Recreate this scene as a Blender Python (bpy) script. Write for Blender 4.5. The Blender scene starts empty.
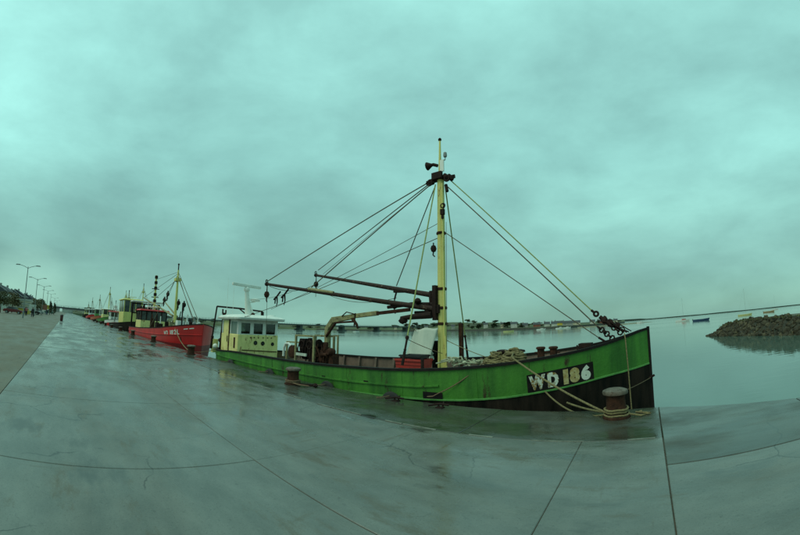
import bpy, bmesh, math, random
from mathutils import Vector, Matrix, noise as mnoise
random.seed(7)
R = math.radians
PI = math.pi
sc = bpy.context.scene
COL = sc.collection

# ------------------------------------------------------------------ camera (a swing-lens panoramic camera on the quay, 1.6 m up, tilted up 7 degrees)
F, YC = 367.0, 283.4
TILT, AZ, EYE = R(7.13), R(38.2), 1.6
cam = bpy.data.cameras.new('camera')
camo = bpy.data.objects.new('camera', cam)
COL.objects.link(camo)
cam.type = 'PANO'
cam.panorama_type = 'CENTRAL_CYLINDRICAL'
cam.central_cylindrical_range_u_min = -400 / F
cam.central_cylindrical_range_u_max = 400 / F
cam.central_cylindrical_range_v_min = -(535 - YC) / F
cam.central_cylindrical_range_v_max = YC / F
cam.central_cylindrical_radius = 1.0
cam.clip_start = 0.05
cam.clip_end = 20000
camo.location = (0, 0, EYE)
camo.rotation_euler = (PI / 2 + TILT, 0, AZ)
sc.camera = camo

# ------------------------------------------------------------------ world: overcast sky
SUN_EL, SUN_ROT = R(52), R(200)
world = bpy.data.worlds.new('World')
sc.world = world
world.use_nodes = True
nt = world.node_tree
nt.nodes.clear()
N = nt.nodes.new
L = nt.links.new
out = N('ShaderNodeOutputWorld')
bg = N('ShaderNodeBackground')
bg.inputs['Strength'].default_value = 0.1
L(bg.outputs[0], out.inputs[0])
sky = N('ShaderNodeTexSky')
sky.sky_type = 'NISHITA'
sky.sun_disc = False
sky.sun_elevation = SUN_EL
sky.sun_rotation = SUN_ROT
tc = N('ShaderNodeTexCoord')
sep = N('ShaderNodeSeparateXYZ')
L(tc.outputs['Generated'], sep.inputs[0])


def wmath(op, a, b=None, clamp=False):
    n = N('ShaderNodeMath')
    n.operation = op
    n.use_clamp = clamp
    for i, v in enumerate((a, b)):
        if v is None:
            continue
        if isinstance(v, (int, float)):
            n.inputs[i].default_value = v
        else:
            L(v, n.inputs[i])
    return n.outputs[0]


zpos = wmath('MAXIMUM', sep.outputs[2], 0.0)
cmb = N('ShaderNodeCombineXYZ')   # clouds lie flattened: the upright axis is compressed
L(sep.outputs[0], cmb.inputs[0])
L(sep.outputs[1], cmb.inputs[1])
L(wmath('MULTIPLY', sep.outputs[2], 2.3), cmb.inputs[2])
n1 = N('ShaderNodeTexNoise')
n1.inputs['Scale'].default_value = 2.6
n1.inputs['Detail'].default_value = 7
n1.inputs['Roughness'].default_value = 0.59
n1.inputs['Distortion'].default_value = 0.15
L(cmb.outputs[0], n1.inputs['Vector'])
n2 = N('ShaderNodeTexNoise')
n2.inputs['Scale'].default_value = 1.1
n2.inputs['Detail'].default_value = 3
L(cmb.outputs[0], n2.inputs['Vector'])
grad = N('ShaderNodeValToRGB')
cr = grad.color_ramp
cr.elements[0].position = 0.0
cr.elements[0].color = (0.205, 0.372, 0.338, 1)
cr.elements[1].position = 1.0
cr.elements[1].color = (0.36, 0.70, 0.67, 1)
for p, c in ((0.06, (0.200, 0.368, 0.336, 1)), (0.16, (0.225, 0.415, 0.382, 1)), (0.28, (0.285, 0.545, 0.505, 1)), (0.42, (0.34, 0.665, 0.63, 1)), (0.6, (0.355, 0.69, 0.66, 1))):
    e = cr.elements.new(p)
    e.color = c
L(zpos, grad.inputs[0])
cl = N('ShaderNodeValToRGB')
cl.color_ramp.elements[0].position = 0.33
cl.color_ramp.elements[0].color = (0.83, 0.825, 0.83, 1)
cl.color_ramp.elements[1].position = 0.70
cl.color_ramp.elements[1].color = (1.17, 1.17, 1.16, 1)
L(n1.outputs[0], cl.inputs[0])
cl2 = N('ShaderNodeValToRGB')
cl2.color_ramp.elements[0].position = 0.35
cl2.color_ramp.elements[0].color = (0.84, 0.83, 0.84, 1)
cl2.color_ramp.elements[1].position = 0.65
cl2.color_ramp.elements[1].color = (1.16, 1.15, 1.15, 1)
L(n2.outputs[0], cl2.inputs[0])


def wmix(kind, fac, a, b):
    m = N('ShaderNodeMix')
    m.data_type = 'RGBA'
    m.blend_type = kind
    m.inputs[0].default_value = fac
    for s, v in ((m.inputs[6], a), (m.inputs[7], b)):
        if isinstance(v, tuple):
            s.default_value = v
        else:
            L(v, s)
    return m.outputs[2]


clouds = wmix('MULTIPLY', 1.0, wmix('MULTIPLY', 1.0, grad.outputs[0], cl.outputs[0]), cl2.outputs[0])
# a paler break in the cloud low over the far end of the promenade
gap = N('ShaderNodeVectorMath')
gap.operation = 'DOT_PRODUCT'
L(tc.outputs['Generated'], gap.inputs[0])
gv = Vector((-.9915, -.115, .055)).normalized()
gap.inputs[1].default_value = gv
gm_ = N('ShaderNodeMapRange')
gm_.interpolation_type = 'SMOOTHSTEP'
gm_.inputs[1].default_value = 0.990
gm_.inputs[2].default_value = 1.0
L(gap.outputs['Value'], gm_.inputs[0])
gn = wmath('MULTIPLY', gm_.outputs[0], wmath('MULTIPLY', n1.outputs[0], .75), True)
gmx = N('ShaderNodeMix')
gmx.data_type = 'RGBA'
L(gn, gmx.inputs[0])
L(clouds, gmx.inputs[6])
gmx.inputs[7].default_value = (.40, .66, .58, 1)
clouds = gmx.outputs[2]
clouds10 = wmix('MULTIPLY', 1.0, clouds, (8.9, 9.9, 9.45, 1))
nish = wmix('MULTIPLY', 1.0, sky.outputs[0], (0.10, 0.16, 0.12, 1))
L(wmix('ADD', 1.0, clouds10, nish), bg.inputs[0])

sun = bpy.data.lights.new('sun', 'SUN')
sun.energy = 1.1
sun.angle = R(40)
sun.color = (1.0, 0.95, 0.76)
suno = bpy.data.objects.new('sun', sun)
COL.objects.link(suno)
# light comes from behind and to the left of the camera, high up
sd = Vector((math.sin(SUN_ROT) * math.cos(SUN_EL), math.cos(SUN_ROT) * math.cos(SUN_EL), math.sin(SUN_EL)))
suno.rotation_euler = sd.to_track_quat('Z', 'Y').to_euler()
suno.location = (0, 0, 60)
vs = sc.view_settings
vs.view_transform = 'Standard'
vs.look = 'None'
vs.gamma = 1
vs.exposure = 0.06

# ------------------------------------------------------------------ helpers
ORG = {}


def rawobj(name, data, loc=(0, 0, 0), parent=None):
    o = bpy.data.objects.new(name, data)
    COL.objects.link(o)
    if parent is not None:
        o.parent = parent
        o.location = (0, 0, 0)
        ORG[o] = ORG[parent]
    else:
        o.location = loc
        ORG[o] = Vector(loc)
    return o


def thing(name, label, cat, loc, group=None, kind=None):
    o = rawobj(name, None, loc)
    o.empty_display_size = 0.3
    tag(o, label, cat, group, kind)
    return o


def tag(o, label=None, cat=None, group=None, kind=None):
    if label:
        o['label'] = label
    if cat:
        o['category'] = cat
    if group:
        o['group'] = group
    if kind:
        o['kind'] = kind
    return o


def dup(root, loc, label=None, rotz=None, scale=None):
    r = root.copy()
    COL.objects.link(r)
    r.location = loc
    if rotz is not None:
        r.rotation_euler = (0, 0, rotz)
    if scale is not None:
        r.scale = scale
    if label:
        r['label'] = label
    for ch in list(root.children):
        c = ch.copy()
        COL.objects.link(c)
        c.parent = r
        for g in list(ch.children):
            d = g.copy()
            COL.objects.link(d)
            d.parent = c
    return r


NOSPLIT = {'crown', 'grass', 'railing', 'rubble', 'letter', 'joint_filler', 'mortar_strip', 'distant_slabs', 'distant_coping', 'hull', 'number_plate', 'bulwark', 'mole_core', 'mole_track'}


class MB:
    def __init__(s):
        s.v, s.f, s.m = [], [], []
        s.cur = 0

    def add(s, vs, fs):
        k = len(s.v)
        s.v += [Vector(v) for v in vs]
        s.f += [tuple(i + k for i in f) for f in fs]
        s.m += [s.cur] * len(fs)
        return s

    def hexa(s, p):  # 8 corners: bottom 4 ccw, top 4 ccw
        return s.add(p, [(3, 2, 1, 0), (4, 5, 6, 7), (0, 1, 5, 4), (1, 2, 6, 5), (2, 3, 7, 6), (3, 0, 4, 7)])

    def box(s, c, d, rz=0.0, top=1.0, topy=None):
        if topy is None:
            topy = top
        pts = []
        for z, kx, ky in ((-.5, 1, 1), (.5, top, topy)):
            for x, y in ((-.5, -.5), (.5, -.5), (.5, .5), (-.5, .5)):
                X, Y = x * d[0] * kx, y * d[1] * ky
                pts.append((c[0] + X * math.cos(rz) - Y * math.sin(rz), c[1] + X * math.sin(rz) + Y * math.cos(rz), c[2] + z * d[2]))
        return s.hexa(pts)

    def beam(s, a, b, w, h, w2=None, h2=None):  # box section from a to b
        a, b = Vector(a), Vector(b)
        w2, h2 = w2 or w, h2 or h
        t = (b - a).normalized()
        up = Vector((0, 0, 1)) if abs(t.z) < .95 else Vector((1, 0, 0))
        sd_ = t.cross(up).normalized()
        up = sd_.cross(t)
        p = []
        for q, ww, hh in ((a, w, h), (b, w2, h2)):
            for i, j in ((-1, -1), (1, -1), (1, 1), (-1, 1)):
                p.append(q + sd_ * i * ww / 2 + up * j * hh / 2)
        return s.hexa(p)

    def tube(s, pts, r, n=6, r2=None, cap=True):
        pts = [Vector(p) for p in pts]
        if len(pts) < 2:
            return s
        k0 = len(s.v)
        vs, fs = [], []
        prev = None
        m = len(pts)
        for i, p in enumerate(pts):
            t = (pts[min(i + 1, m - 1)] - pts[max(i - 1, 0)])
            if t.length < 1e-9:
                t = Vector((0, 0, 1))
            t.normalize()
            if prev is None:
                a = Vector((0, 0, 1)) if abs(t.z) < .9 else Vector((1, 0, 0))
                u = t.cross(a).normalized()
            else:
                u = (prev - t * prev.dot(t)).normalized()
            prev = u
            w = t.cross(u)
            rr = r if r2 is None else r + (r2 - r) * i / (m - 1)
            for j in range(n):
                a = 2 * PI * j / n
                vs.append(p + (u * math.cos(a) + w * math.sin(a)) * rr)
        for i in range(m - 1):
            for j in range(n):
                a, b = i * n + j, i * n + (j + 1) % n
                fs.append((a, b, b + n, a + n))
        if cap:
            fs.append(tuple(reversed(range(n))))
            fs.append(tuple((m - 1) * n + j for j in range(n)))
        return s.add(vs, fs)

    def lathe(s, prof, c, n=16, axis='z'):
        vs, fs = [], []
        for r, z in prof:
            for j in range(n):
                a = 2 * PI * j / n
                x, y = r * math.cos(a), r * math.sin(a)
                if axis == 'z':
                    vs.append((c[0] + x, c[1] + y, c[2] + z))
                elif axis == 'y':
                    vs.append((c[0] + y, c[1] + z, c[2] + x))
                else:
                    vs.append((c[0] + z, c[1] + x, c[2] + y))
        for i in range(len(prof) - 1):
            for j in range(n):
                a, b = i * n + j, i * n + (j + 1) % n
                fs.append((a, b, b + n, a + n))
        fs.append(tuple(reversed(range(n))))
        fs.append(tuple((len(prof) - 1) * n + j for j in range(n)))
        return s.add(vs, fs)

    def ball(s, c, r, n=8, sz=1.0, jit=0.0):
        prof = []
        k = max(3, n // 2)
        for i in range(k + 1):
            a = -PI / 2 + PI * i / k
            prof.append((max(.001, r * math.cos(a)), r * sz * math.sin(a)))
        k0 = len(s.v)
        s.lathe(prof, c, n)
        if jit:
            for q in s.v[k0:]:
                q += Vector([random.uniform(-jit, jit) * r for _ in range(3)])
        return s

    def torus(s, c, R_, r, axis='z', n=18, m=6, sy=1.0):
        vs, fs = [], []
        for i in range(n):
            a = 2 * PI * i / n
            for j in range(m):
                b = 2 * PI * j / m
                rr = R_ + r * math.cos(b)
                p = (rr * math.cos(a), rr * math.sin(a), r * math.sin(b) * sy)
                if axis == 'y':
                    p = (p[0], p[2], p[1])
                elif axis == 'x':
                    p = (p[2], p[0], p[1])
                vs.append((c[0] + p[0], c[1] + p[1], c[2] + p[2]))
        for i in range(n):
            for j in range(m):
                fs.append((i * m + j, ((i + 1) % n) * m + j, ((i + 1) % n) * m + (j + 1) % m, i * m + (j + 1) % m))
        return s.add(vs, fs)

    def grid(s, rows, flip=False):
        nr, nc = len(rows), len(rows[0])
        vs = [p for r in rows for p in r]
        fs = []
        for i in range(nr - 1):
            for j in range(nc - 1):
                q = (i * nc + j, i * nc + j + 1, (i + 1) * nc + j + 1, (i + 1) * nc + j)
                fs.append(tuple(reversed(q)) if flip else q)
        return s.add(vs, fs)

    def mesh(s, name, mats, org=Vector((0, 0, 0)), smooth=False):
        me = bpy.data.meshes.new(name)
        me.from_pydata([v - org for v in s.v], [], s.f)
        if not isinstance(mats, (list, tuple)):
            mats = [mats]
        for m in mats:
            me.materials.append(m)
        me.polygons.foreach_set('material_index', s.m)
        bm = bmesh.new()
        bm.from_mesh(me)
        bmesh.ops.recalc_face_normals(bm, faces=bm.faces)
        bm.to_mesh(me)
        bm.free()
        if smooth:
            me.polygons.foreach_set('use_smooth', [True] * len(me.polygons))
            me.set_sharp_from_angle(angle=R(40))
        me.update()
        return me

    def clusters(s, pad=.015):
        par = list(range(len(s.v)))

        def find(i):
            while par[i] != i:
                par[i] = par[par[i]]
                i = par[i]
            return i
        for f in s.f:
            for i in f[1:]:
                par[find(i)] = find(f[0])
        isl = {}
        for fi, f in enumerate(s.f):
            isl.setdefault(find(f[0]), []).append(fi)
        isl = list(isl.values())
        if len(isl) < 2 or len(isl) > 120:
            return [list(range(len(s.f)))]
        bb = []
        for q in isl:
            vs_ = [s.v[i] for fi in q for i in s.f[fi]]
            bb.append(([min(v[k] for v in vs_) - pad for k in range(3)], [max(v[k] for v in vs_) + pad for k in range(3)]))
        g = list(range(len(isl)))

        def fg(i):
            while g[i] != i:
                i = g[i]
            return i
        for i in range(len(isl)):
            for j in range(i):
                if all(bb[i][0][k] <= bb[j][1][k] and bb[j][0][k] <= bb[i][1][k] for k in range(3)):
                    g[fg(i)] = fg(j)
        cl_ = {}
        for i, q in enumerate(isl):
            cl_.setdefault(fg(i), []).extend(q)
        return list(cl_.values())

    def build(s, name, mats, parent=None, smooth=False, bevel=0, loc=None):
        if parent is not None and name not in NOSPLIT:
            cs = s.clusters()
            if len(cs) > 1:
                firsto = None
                for q in cs:
                    m_ = MB()
                    idx = {}
                    for fi in q:
                        f = []
                        for i in s.f[fi]:
                            if i not in idx:
                                idx[i] = len(m_.v)
                                m_.v.append(s.v[i])
                            f.append(idx[i])
                        m_.f.append(tuple(f))
                        m_.m.append(s.m[fi])
                    o = m_.build1(name, mats, parent, smooth, bevel, loc)
                    firsto = firsto or o
                return firsto
        return s.build1(name, mats, parent, smooth, bevel, loc)

    def build1(s, name, mats, parent=None, smooth=False, bevel=0, loc=None):
        org = ORG[parent] if parent is not None else Vector(loc or (0, 0, 0))
        o = rawobj(name, s.mesh(name, mats, org, smooth), tuple(org), parent)
        if bevel:
            b = o.modifiers.new('bevel', 'BEVEL')
            b.width = bevel
            b.segments = 2
            b.limit_method = 'ANGLE'
        return o


def interp(t, x):
    if x <= t[0][0]:
        return t[0][1]
    for (a, p), (b, q) in zip(t, t[1:]):
        if x <= b:
            return p + (q - p) * (x - a) / (b - a)
    return t[-1][1]


def smooth_interp(t, x):
    return (interp(t, x - .25) + 2 * interp(t, x) + interp(t, x + .25)) / 4 if x > .3 else interp(t, x)


def sag(a, b, d, n=12):
    a, b = Vector(a), Vector(b)
    return [a.lerp(b, i / n) - Vector((0, 0, d * 4 * (i / n) * (1 - i / n))) for i in range(n + 1)]


def az(x):  # compass of a column of the picture: unit vector on the ground
    th = (x - 400) / F
    f = math.cos(th) * math.cos(TILT)
    c = math.sin(th)
    v = Vector((c * math.cos(AZ) - f * math.sin(AZ), c * math.sin(AZ) + f * math.cos(AZ), 0))
    return v.normalized()


# ------------------------------------------------------------------ materials
MATS = {}


def mat(name, col, col2=None, rough=.6, scale=3.0, rust=0.0, rustcol=(.09, .035, .015), metal=0.0, bump=.15, streak=1.0, spec=.5, bscale=None, detail=6, world_co=False, rough2=None, stain=None, coat=0.0):
    if name in MATS:
        return MATS[name]
    m = bpy.data.materials.new(name)
    m.use_nodes = True
    t = m.node_tree
    ns, ln = t.nodes, t.links
    b = ns['Principled BSDF']
    co = ns.new('ShaderNodeTexCoord')
    if world_co:
        g = ns.new('ShaderNodeNewGeometry')
        src = g.outputs['Position']
    else:
        src = co.outputs['Object']
    mp = ns.new('ShaderNodeMapping')
    mp.inputs['Scale'].default_value = (scale, scale, scale / streak)
    ln.new(src, mp.inputs[0])
    nz = ns.new('ShaderNodeTexNoise')
    nz.inputs['Scale'].default_value = 1
    nz.inputs['Detail'].default_value = detail
    nz.inputs['Roughness'].default_value = .62
    ln.new(mp.outputs[0], nz.inputs['Vector'])
    if col2 is None:
        col2 = tuple(c * .72 for c in col)
    mx = ns.new('ShaderNodeMix')
    mx.data_type = 'RGBA'
    rp = ns.new('ShaderNodeMapRange')
    rp.inputs[1].default_value = .35
    rp.inputs[2].default_value = .65
    ln.new(nz.outputs[0], rp.inputs[0])
    ln.new(rp.outputs[0], mx.inputs[0])
    mx.inputs[6].default_value = (*col, 1)
    mx.inputs[7].default_value = (*col2, 1)
    last = mx.outputs[2]
    rmask = None
    if rust > 0:
        mp2 = ns.new('ShaderNodeMapping')
        mp2.inputs['Location'].default_value = (3.1, 7.7, 1.3)
        mp2.inputs['Scale'].default_value = (scale * 1.7, scale * 1.7, scale * 1.7 / streak)
        ln.new(src, mp2.inputs[0])
        n3 = ns.new('ShaderNodeTexNoise')
        n3.inputs['Scale'].default_value = 1
        n3.inputs['Detail'].default_value = 9
        n3.inputs['Roughness'].default_value = .7
        ln.new(mp2.outputs[0], n3.inputs['Vector'])
        r2 = ns.new('ShaderNodeMapRange')
        thr = .72 - .3 * rust
        r2.inputs[1].default_value = thr
        r2.inputs[2].default_value = thr + .07
        ln.new(n3.outputs[0], r2.inputs[0])
        m2 = ns.new('ShaderNodeMix')
        m2.data_type = 'RGBA'
        ln.new(r2.outputs[0], m2.inputs[0])
        ln.new(last, m2.inputs[6])
        m2.inputs[7].default_value = (*rustcol, 1)
        last = m2.outputs[2]
        rmask = r2.outputs[0]
    ln.new(last, b.inputs['Base Color'])
    b.inputs['Metallic'].default_value = metal
    b.inputs['Specular IOR Level'].default_value = spec
    b.inputs['Coat Weight'].default_value = coat
    rr = ns.new('ShaderNodeMapRange')
    rr.inputs[3].default_value = rough
    rr.inputs[4].default_value = rough2 if rough2 is not None else min(1, rough * 1.35)
    ln.new(nz.outputs[0], rr.inputs[0])
    ln.new(rr.outputs[0], b.inputs['Roughness'])
    if bump:
        n4 = ns.new('ShaderNodeTexNoise')
        n4.inputs['Scale'].default_value = bscale or scale * 6
        n4.inputs['Detail'].default_value = 4
        ln.new(src, n4.inputs['Vector'])
        bp = ns.new('ShaderNodeBump')
        bp.inputs['Strength'].default_value = bump
        bp.inputs['Distance'].default_value = .02
        if rmask is not None:
            ad = ns.new('ShaderNodeMath')
            ad.operation = 'ADD'
            ln.new(n4.outputs[0], ad.inputs[0])
            ln.new(rmask, ad.inputs[1])
            ln.new(ad.outputs[0], bp.inputs['Height'])
        else:
            ln.new(n4.outputs[0], bp.inputs['Height'])
        ln.new(bp.outputs[0], b.inputs['Normal'])
    MATS[name] = m
    return m


green = mat('green_paint', (.070, .235, .030), (.030, .115, .018), rough=.42, scale=2.2, rust=.42, streak=5, bump=.35, rustcol=(.045, .030, .012), spec=.35)
green_lt = mat('light_green_paint', (.12, .33, .08), (.07, .22, .05), rough=.45, scale=4, rust=.25, streak=1)
tar = mat('black_bottom_paint', (.005, .005, .004), (.030, .020, .014), rough=.6, spec=.12, scale=4.5, streak=9, rust=.15, rustcol=(.035, .02, .012))
blackp = mat('black_paint', (.008, .007, .007), (.018, .014, .012), rough=.6, spec=.15, scale=6, rust=.25)
yellow = mat('yellow_paint', (.70, .62, .19), (.54, .49, .15), rough=.5, scale=2.6, rust=.42, streak=3, rustcol=(.13, .055, .018))
cream = mat('cream_yellow_paint', (.80, .70, .28), (.64, .56, .21), rough=.55, scale=3.0, rust=.50, streak=2, rustcol=(.24, .12, .035))
crane_y = mat('faded_crane_paint', (.34, .30, .13), (.19, .17, .09), rough=.6, scale=5, rust=.52, rustcol=(.09, .045, .02))
white = mat('white_paint', (.78, .78, .72), (.60, .62, .56), rough=.45, scale=3, rust=.15, streak=3, rustcol=(.25, .14, .06))
dingy = mat('dingy_bulwark_paint', (.22, .15, .11), (.13, .09, .07), rough=.7, scale=3, rust=.35)
rusty = mat('rusty_iron', (.075, .030, .017), (.028, .014, .010), rough=.8, spec=.15, scale=9, bump=.5, rust=.25, rustcol=(.17, .07, .03))
darkiron = mat('dark_iron', (.016, .009, .008), (.034, .016, .012), rough=.7, scale=8, bump=.4, rust=.30, rustcol=(.12, .07, .045), spec=.18)
boomm = mat('flaking_boom_paint', (.022, .012, .010), (.045, .020, .014), rough=.6, scale=7, bump=.5, rust=.5, rustcol=(.20, .13, .085), spec=.25)
wire = mat('steel_wire', (.075, .055, .03), (.11, .085, .045), rough=.6, scale=20, bump=0)
wire_y = mat('green_yellow_rope', (.33, .37, .12), (.22, .25, .09), rough=.8, scale=20, bump=0)
rope = mat('manila_rope', (.25, .20, .085), (.13, .10, .05), rough=.9, scale=30, bump=.4, bscale=160)
rope_r = mat('brown_rope', (.20, .12, .07), (.14, .09, .05), rough=.9, scale=30, bump=.3, bscale=160)
redp = mat('red_paint', (.58, .018, .018), (.42, .014, .014), rough=.36, scale=1.2, rust=.2, streak=3, rustcol=(.13, .02, .014))
red_dark = mat('red_bottom_paint', (.20, .012, .012), (.13, .01, .01), rough=.45, scale=2, streak=3)
redbin = mat('red_plastic', (.40, .030, .020), (.30, .025, .018), rough=.45, scale=6, bump=.1)
blackplastic = mat('black_plastic', (.015, .015, .015), rough=.4, scale=6)
rubber = mat('black_rubber', (.015, .015, .014), (.03, .028, .025), rough=.8, scale=9)
deckm = mat('worn_deck', (.11, .09, .07), (.06, .05, .04), rough=.6, scale=2.5, rust=.25)
glass = mat('window_glass', (.02, .03, .03), (.035, .05, .045), rough=.07, scale=2, bump=0, spec=.8, rough2=.12)
glassp = mat('pale_window_glass', (.20, .26, .22), (.14, .20, .17), rough=.15, scale=2, bump=0)
capm = mat('worn_iron_cap', (.15, .115, .085), (.08, .058, .04), rough=.5, scale=9, bump=.5, rust=.55, rustcol=(.085, .04, .022))
sheetm = mat('white_tarpaulin', (.56, .60, .50), (.40, .45, .38), rough=.5, scale=2.2, bump=.3, streak=4)
letc = mat('clean_white_lettering', (.74, .76, .66), (.62, .64, .52), rough=.6, scale=9, rust=.25, rustcol=(.26, .15, .035))
letw = mat('flaking_white_lettering', (.74, .76, .66), (.62, .64, .52), rough=.6, scale=6, rust=.72, rustcol=(.26, .15, .035))
letb = mat('rusted_lettering', (.36, .23, .06), (.55, .47, .24), rough=.7, scale=11, rust=.45, rustcol=(.16, .085, .025))
rockl = mat('pale_rock', (.12, .098, .052), (.055, .047, .028), rough=.85, scale=2.2, bump=.6, world_co=True, rust=.4, rustcol=(.045, .04, .02))
rockm = mat('rock', (.070, .056, .030), (.026, .022, .013), rough=.85, scale=1.6, bump=.6, world_co=True, rust=.25, rustcol=(.12, .12, .045))
rockwet = mat('weeded_rock', (.055, .044, .022), (.026, .022, .011), rough=.6, scale=2, bump=.5, world_co=True)
bark = mat('bark', (.07, .05, .035), rough=.9, scale=4)
leafd = mat('dark_foliage', (.060, .080, .032), (.040, .055, .024), rough=.7, scale=.6, bump=0)
leafb = mat('brown_green_foliage', (.12, .105, .045), (.07, .07, .03), rough=.7, scale=.6, bump=0)
hillm = mat('field_green', (.075, .10, .035), (.05, .055, .025), rough=.95, scale=.02, bump=0, world_co=True, rust=.35, rustcol=(.13, .12, .05))
sandm = mat('sandy_shore', (.22, .20, .12), (.13, .12, .07), rough=.9, scale=.05, bump=0, world_co=True)
bridgem = mat('bridge_concrete', (.10, .11, .10), (.06, .07, .065), rough=.8, scale=.2, world_co=True, bump=0)
concd = mat('quay_wall_concrete', (.09, .085, .07), (.045, .045, .035), rough=.75, scale=1.2, streak=3, world_co=True, bump=.5)
skin = mat('skin', (.45, .27, .19), rough=.6, scale=6, bump=0)
tailm = mat('grey_galvanised', (.30, .32, .30), (.22, .24, .23), rough=.5, scale=4)


def quay_material(name, dry, dry2, lo, hi, brown, puddle=.9):
    m = bpy.data.materials.new(name)
    m.use_nodes = True
    t = m.node_tree
    ns, ln = t.nodes, t.links
    b = ns['Principled BSDF']
    g = ns.new('ShaderNodeNewGeometry')

    def nz(sx, sy, det=6, off=0, rough=.6):
        mp = ns.new('ShaderNodeMapping')
        mp.inputs['Scale'].default_value = (sx, sy, 1)
        mp.inputs['Location'].default_value = (off, off * 1.7, 0)
        ln.new(g.outputs['Position'], mp.inputs[0])
        n = ns.new('ShaderNodeTexNoise')
        n.inputs['Scale'].default_value = 1
        n.inputs['Detail'].default_value = det
        n.inputs['Roughness'].default_value = rough
        ln.new(mp.outputs[0], n.inputs['Vector'])
        return n.outputs[0]

    def rng(s, a, b_, c=0., d=1.):
        r = ns.new('ShaderNodeMapRange')
        for i, v in enumerate((a, b_, c, d)):
            r.inputs[i + 1].default_value = v
        ln.new(s, r.inputs[0])
        return r.outputs[0]

    def mix(f, a, b_):
        x = ns.new('ShaderNodeMix')
        x.data_type = 'RGBA'
        ln.new(f, x.inputs[0])
        for s, v in ((x.inputs[6], a), (x.inputs[7], b_)):
            if isinstance(v, tuple):
                s.default_value = (*v, 1)
            else:
                ln.new(v, s)
        return x.outputs[2]

    big = nz(.33, .8, 5)
    fine = nz(16, 16, 5, 3, .7)
    mid = nz(1.3, 2.6, 7, 9)
    wet = rng(big, .40, .60)
    c = mix(rng(mid, .35, .65), dry, dry2)
    c = mix(rng(nz(.7, 2.0, 8, 21, .7), .55, .64, 0, .85), c, brown)
    c = mix(rng(nz(2.4, .35, 7, 33, .7), .60, .68, 0, .8), c, brown)
    c = mix(rng(fine, .58, .75, 0, .7), c, tuple(v * .45 for v in dry))
    # hairline cracks, bent by noise
    vm = ns.new('ShaderNodeMixRGB')
    vm.blend_type = 'ADD'
    vm.inputs[0].default_value = .7
    ln.new(g.outputs['Position'], vm.inputs[1])
    nn = ns.new('ShaderNodeTexNoise')
    nn.inputs['Scale'].default_value = 1.1
    nn.inputs['Detail'].default_value = 8
    ln.new(g.outputs['Position'], nn.inputs['Vector'])
    ln.new(nn.outputs['Color'], vm.inputs[2])
    vo = ns.new('ShaderNodeTexVoronoi')
    vo.feature = 'DISTANCE_TO_EDGE'
    vo.inputs['Scale'].default_value = .42
    ln.new(vm.outputs[0], vo.inputs['Vector'])
    crk = ns.new('ShaderNodeMath')
    crk.operation = 'MULTIPLY'
    ln.new(rng(vo.outputs['Distance'], .0, .006, .8, 0), crk.inputs[0])
    ln.new(rng(nz(.6, .6, 3, 51), .5, .56), crk.inputs[1])
    c = mix(crk.outputs[0], c, tuple(v * .22 for v in dry))
    # pale worn aggregate
    c = mix(rng(nz(38, 38, 2, 71, .5), .60, .74, 0, .22), c, tuple(min(1, v * 1.5) for v in dry2))
    c = mix(rng(nz(55, 55, 2, 171, .5), .58, .70, 0, .4), c, tuple(v * .4 for v in dry))
    pud = rng(nz(.55, 1.3, 5, 87, .6), .57, .67, 0, puddle)
    c = mix(pud, c, tuple(v * .6 for v in dry))
    ln.new(c, b.inputs['Base Color'])
    rr = ns.new('ShaderNodeMath')
    rr.operation = 'MULTIPLY_ADD'
    ln.new(rng(mid, .3, .7, -.06, .10), rr.inputs[2])
    ln.new(wet, rr.inputs[0])
    rr.inputs[1].default_value = hi - lo
    rr2 = ns.new('ShaderNodeMath')
    rr2.operation = 'ADD'
    rr2.use_clamp = True
    ln.new(rr.outputs[0], rr2.inputs[0])
    rr2.inputs[1].default_value = lo
    rr3 = ns.new('ShaderNodeMix')
    ln.new(pud, rr3.inputs[0])
    ln.new(rr2.outputs[0], rr3.inputs[2])
    rr3.inputs[3].default_value = .025
    ln.new(rr3.outputs[0], b.inputs['Roughness'])
    dryf = ns.new('ShaderNodeMath')
    dryf.operation = 'MULTIPLY'
    ln.new(rng(wet, 0, 1, .10, .40), dryf.inputs[0])
    ln.new(rng(pud, 0, 1, 1, 0), dryf.inputs[1])
    bp = ns.new('ShaderNodeBump')
    ln.new(dryf.outputs[0], bp.inputs['Strength'])
    bp.inputs['Distance'].default_value = .01
    ln.new(fine, bp.inputs['Height'])
    bp2 = ns.new('ShaderNodeBump')
    ln.new(rng(pud, 0, 1, .3, 0), bp2.inputs['Strength'])
    bp2.inputs['Distance'].default_value = .02
    ln.new(mid, bp2.inputs['Height'])
    ln.new(bp.outputs[0], bp2.inputs['Normal'])
    ln.new(bp2.outputs[0], b.inputs['Normal'])
    b.inputs['Specular IOR Level'].default_value = .6
    MATS[name] = m
    return m


conc = quay_material('wet_concrete', (.088, .092, .078), (.140, .145, .125), .06, .40, (.085, .068, .042))
conc_d = quay_material('wet_dark_concrete', (.042, .045, .036), (.068, .068, .052), .08, .48, (.04, .032, .02))
asph = quay_material('damp_tarmac', (.10, .092, .062), (.125, .115, .08), .5, .75, (.085, .075, .05), 0)


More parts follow.
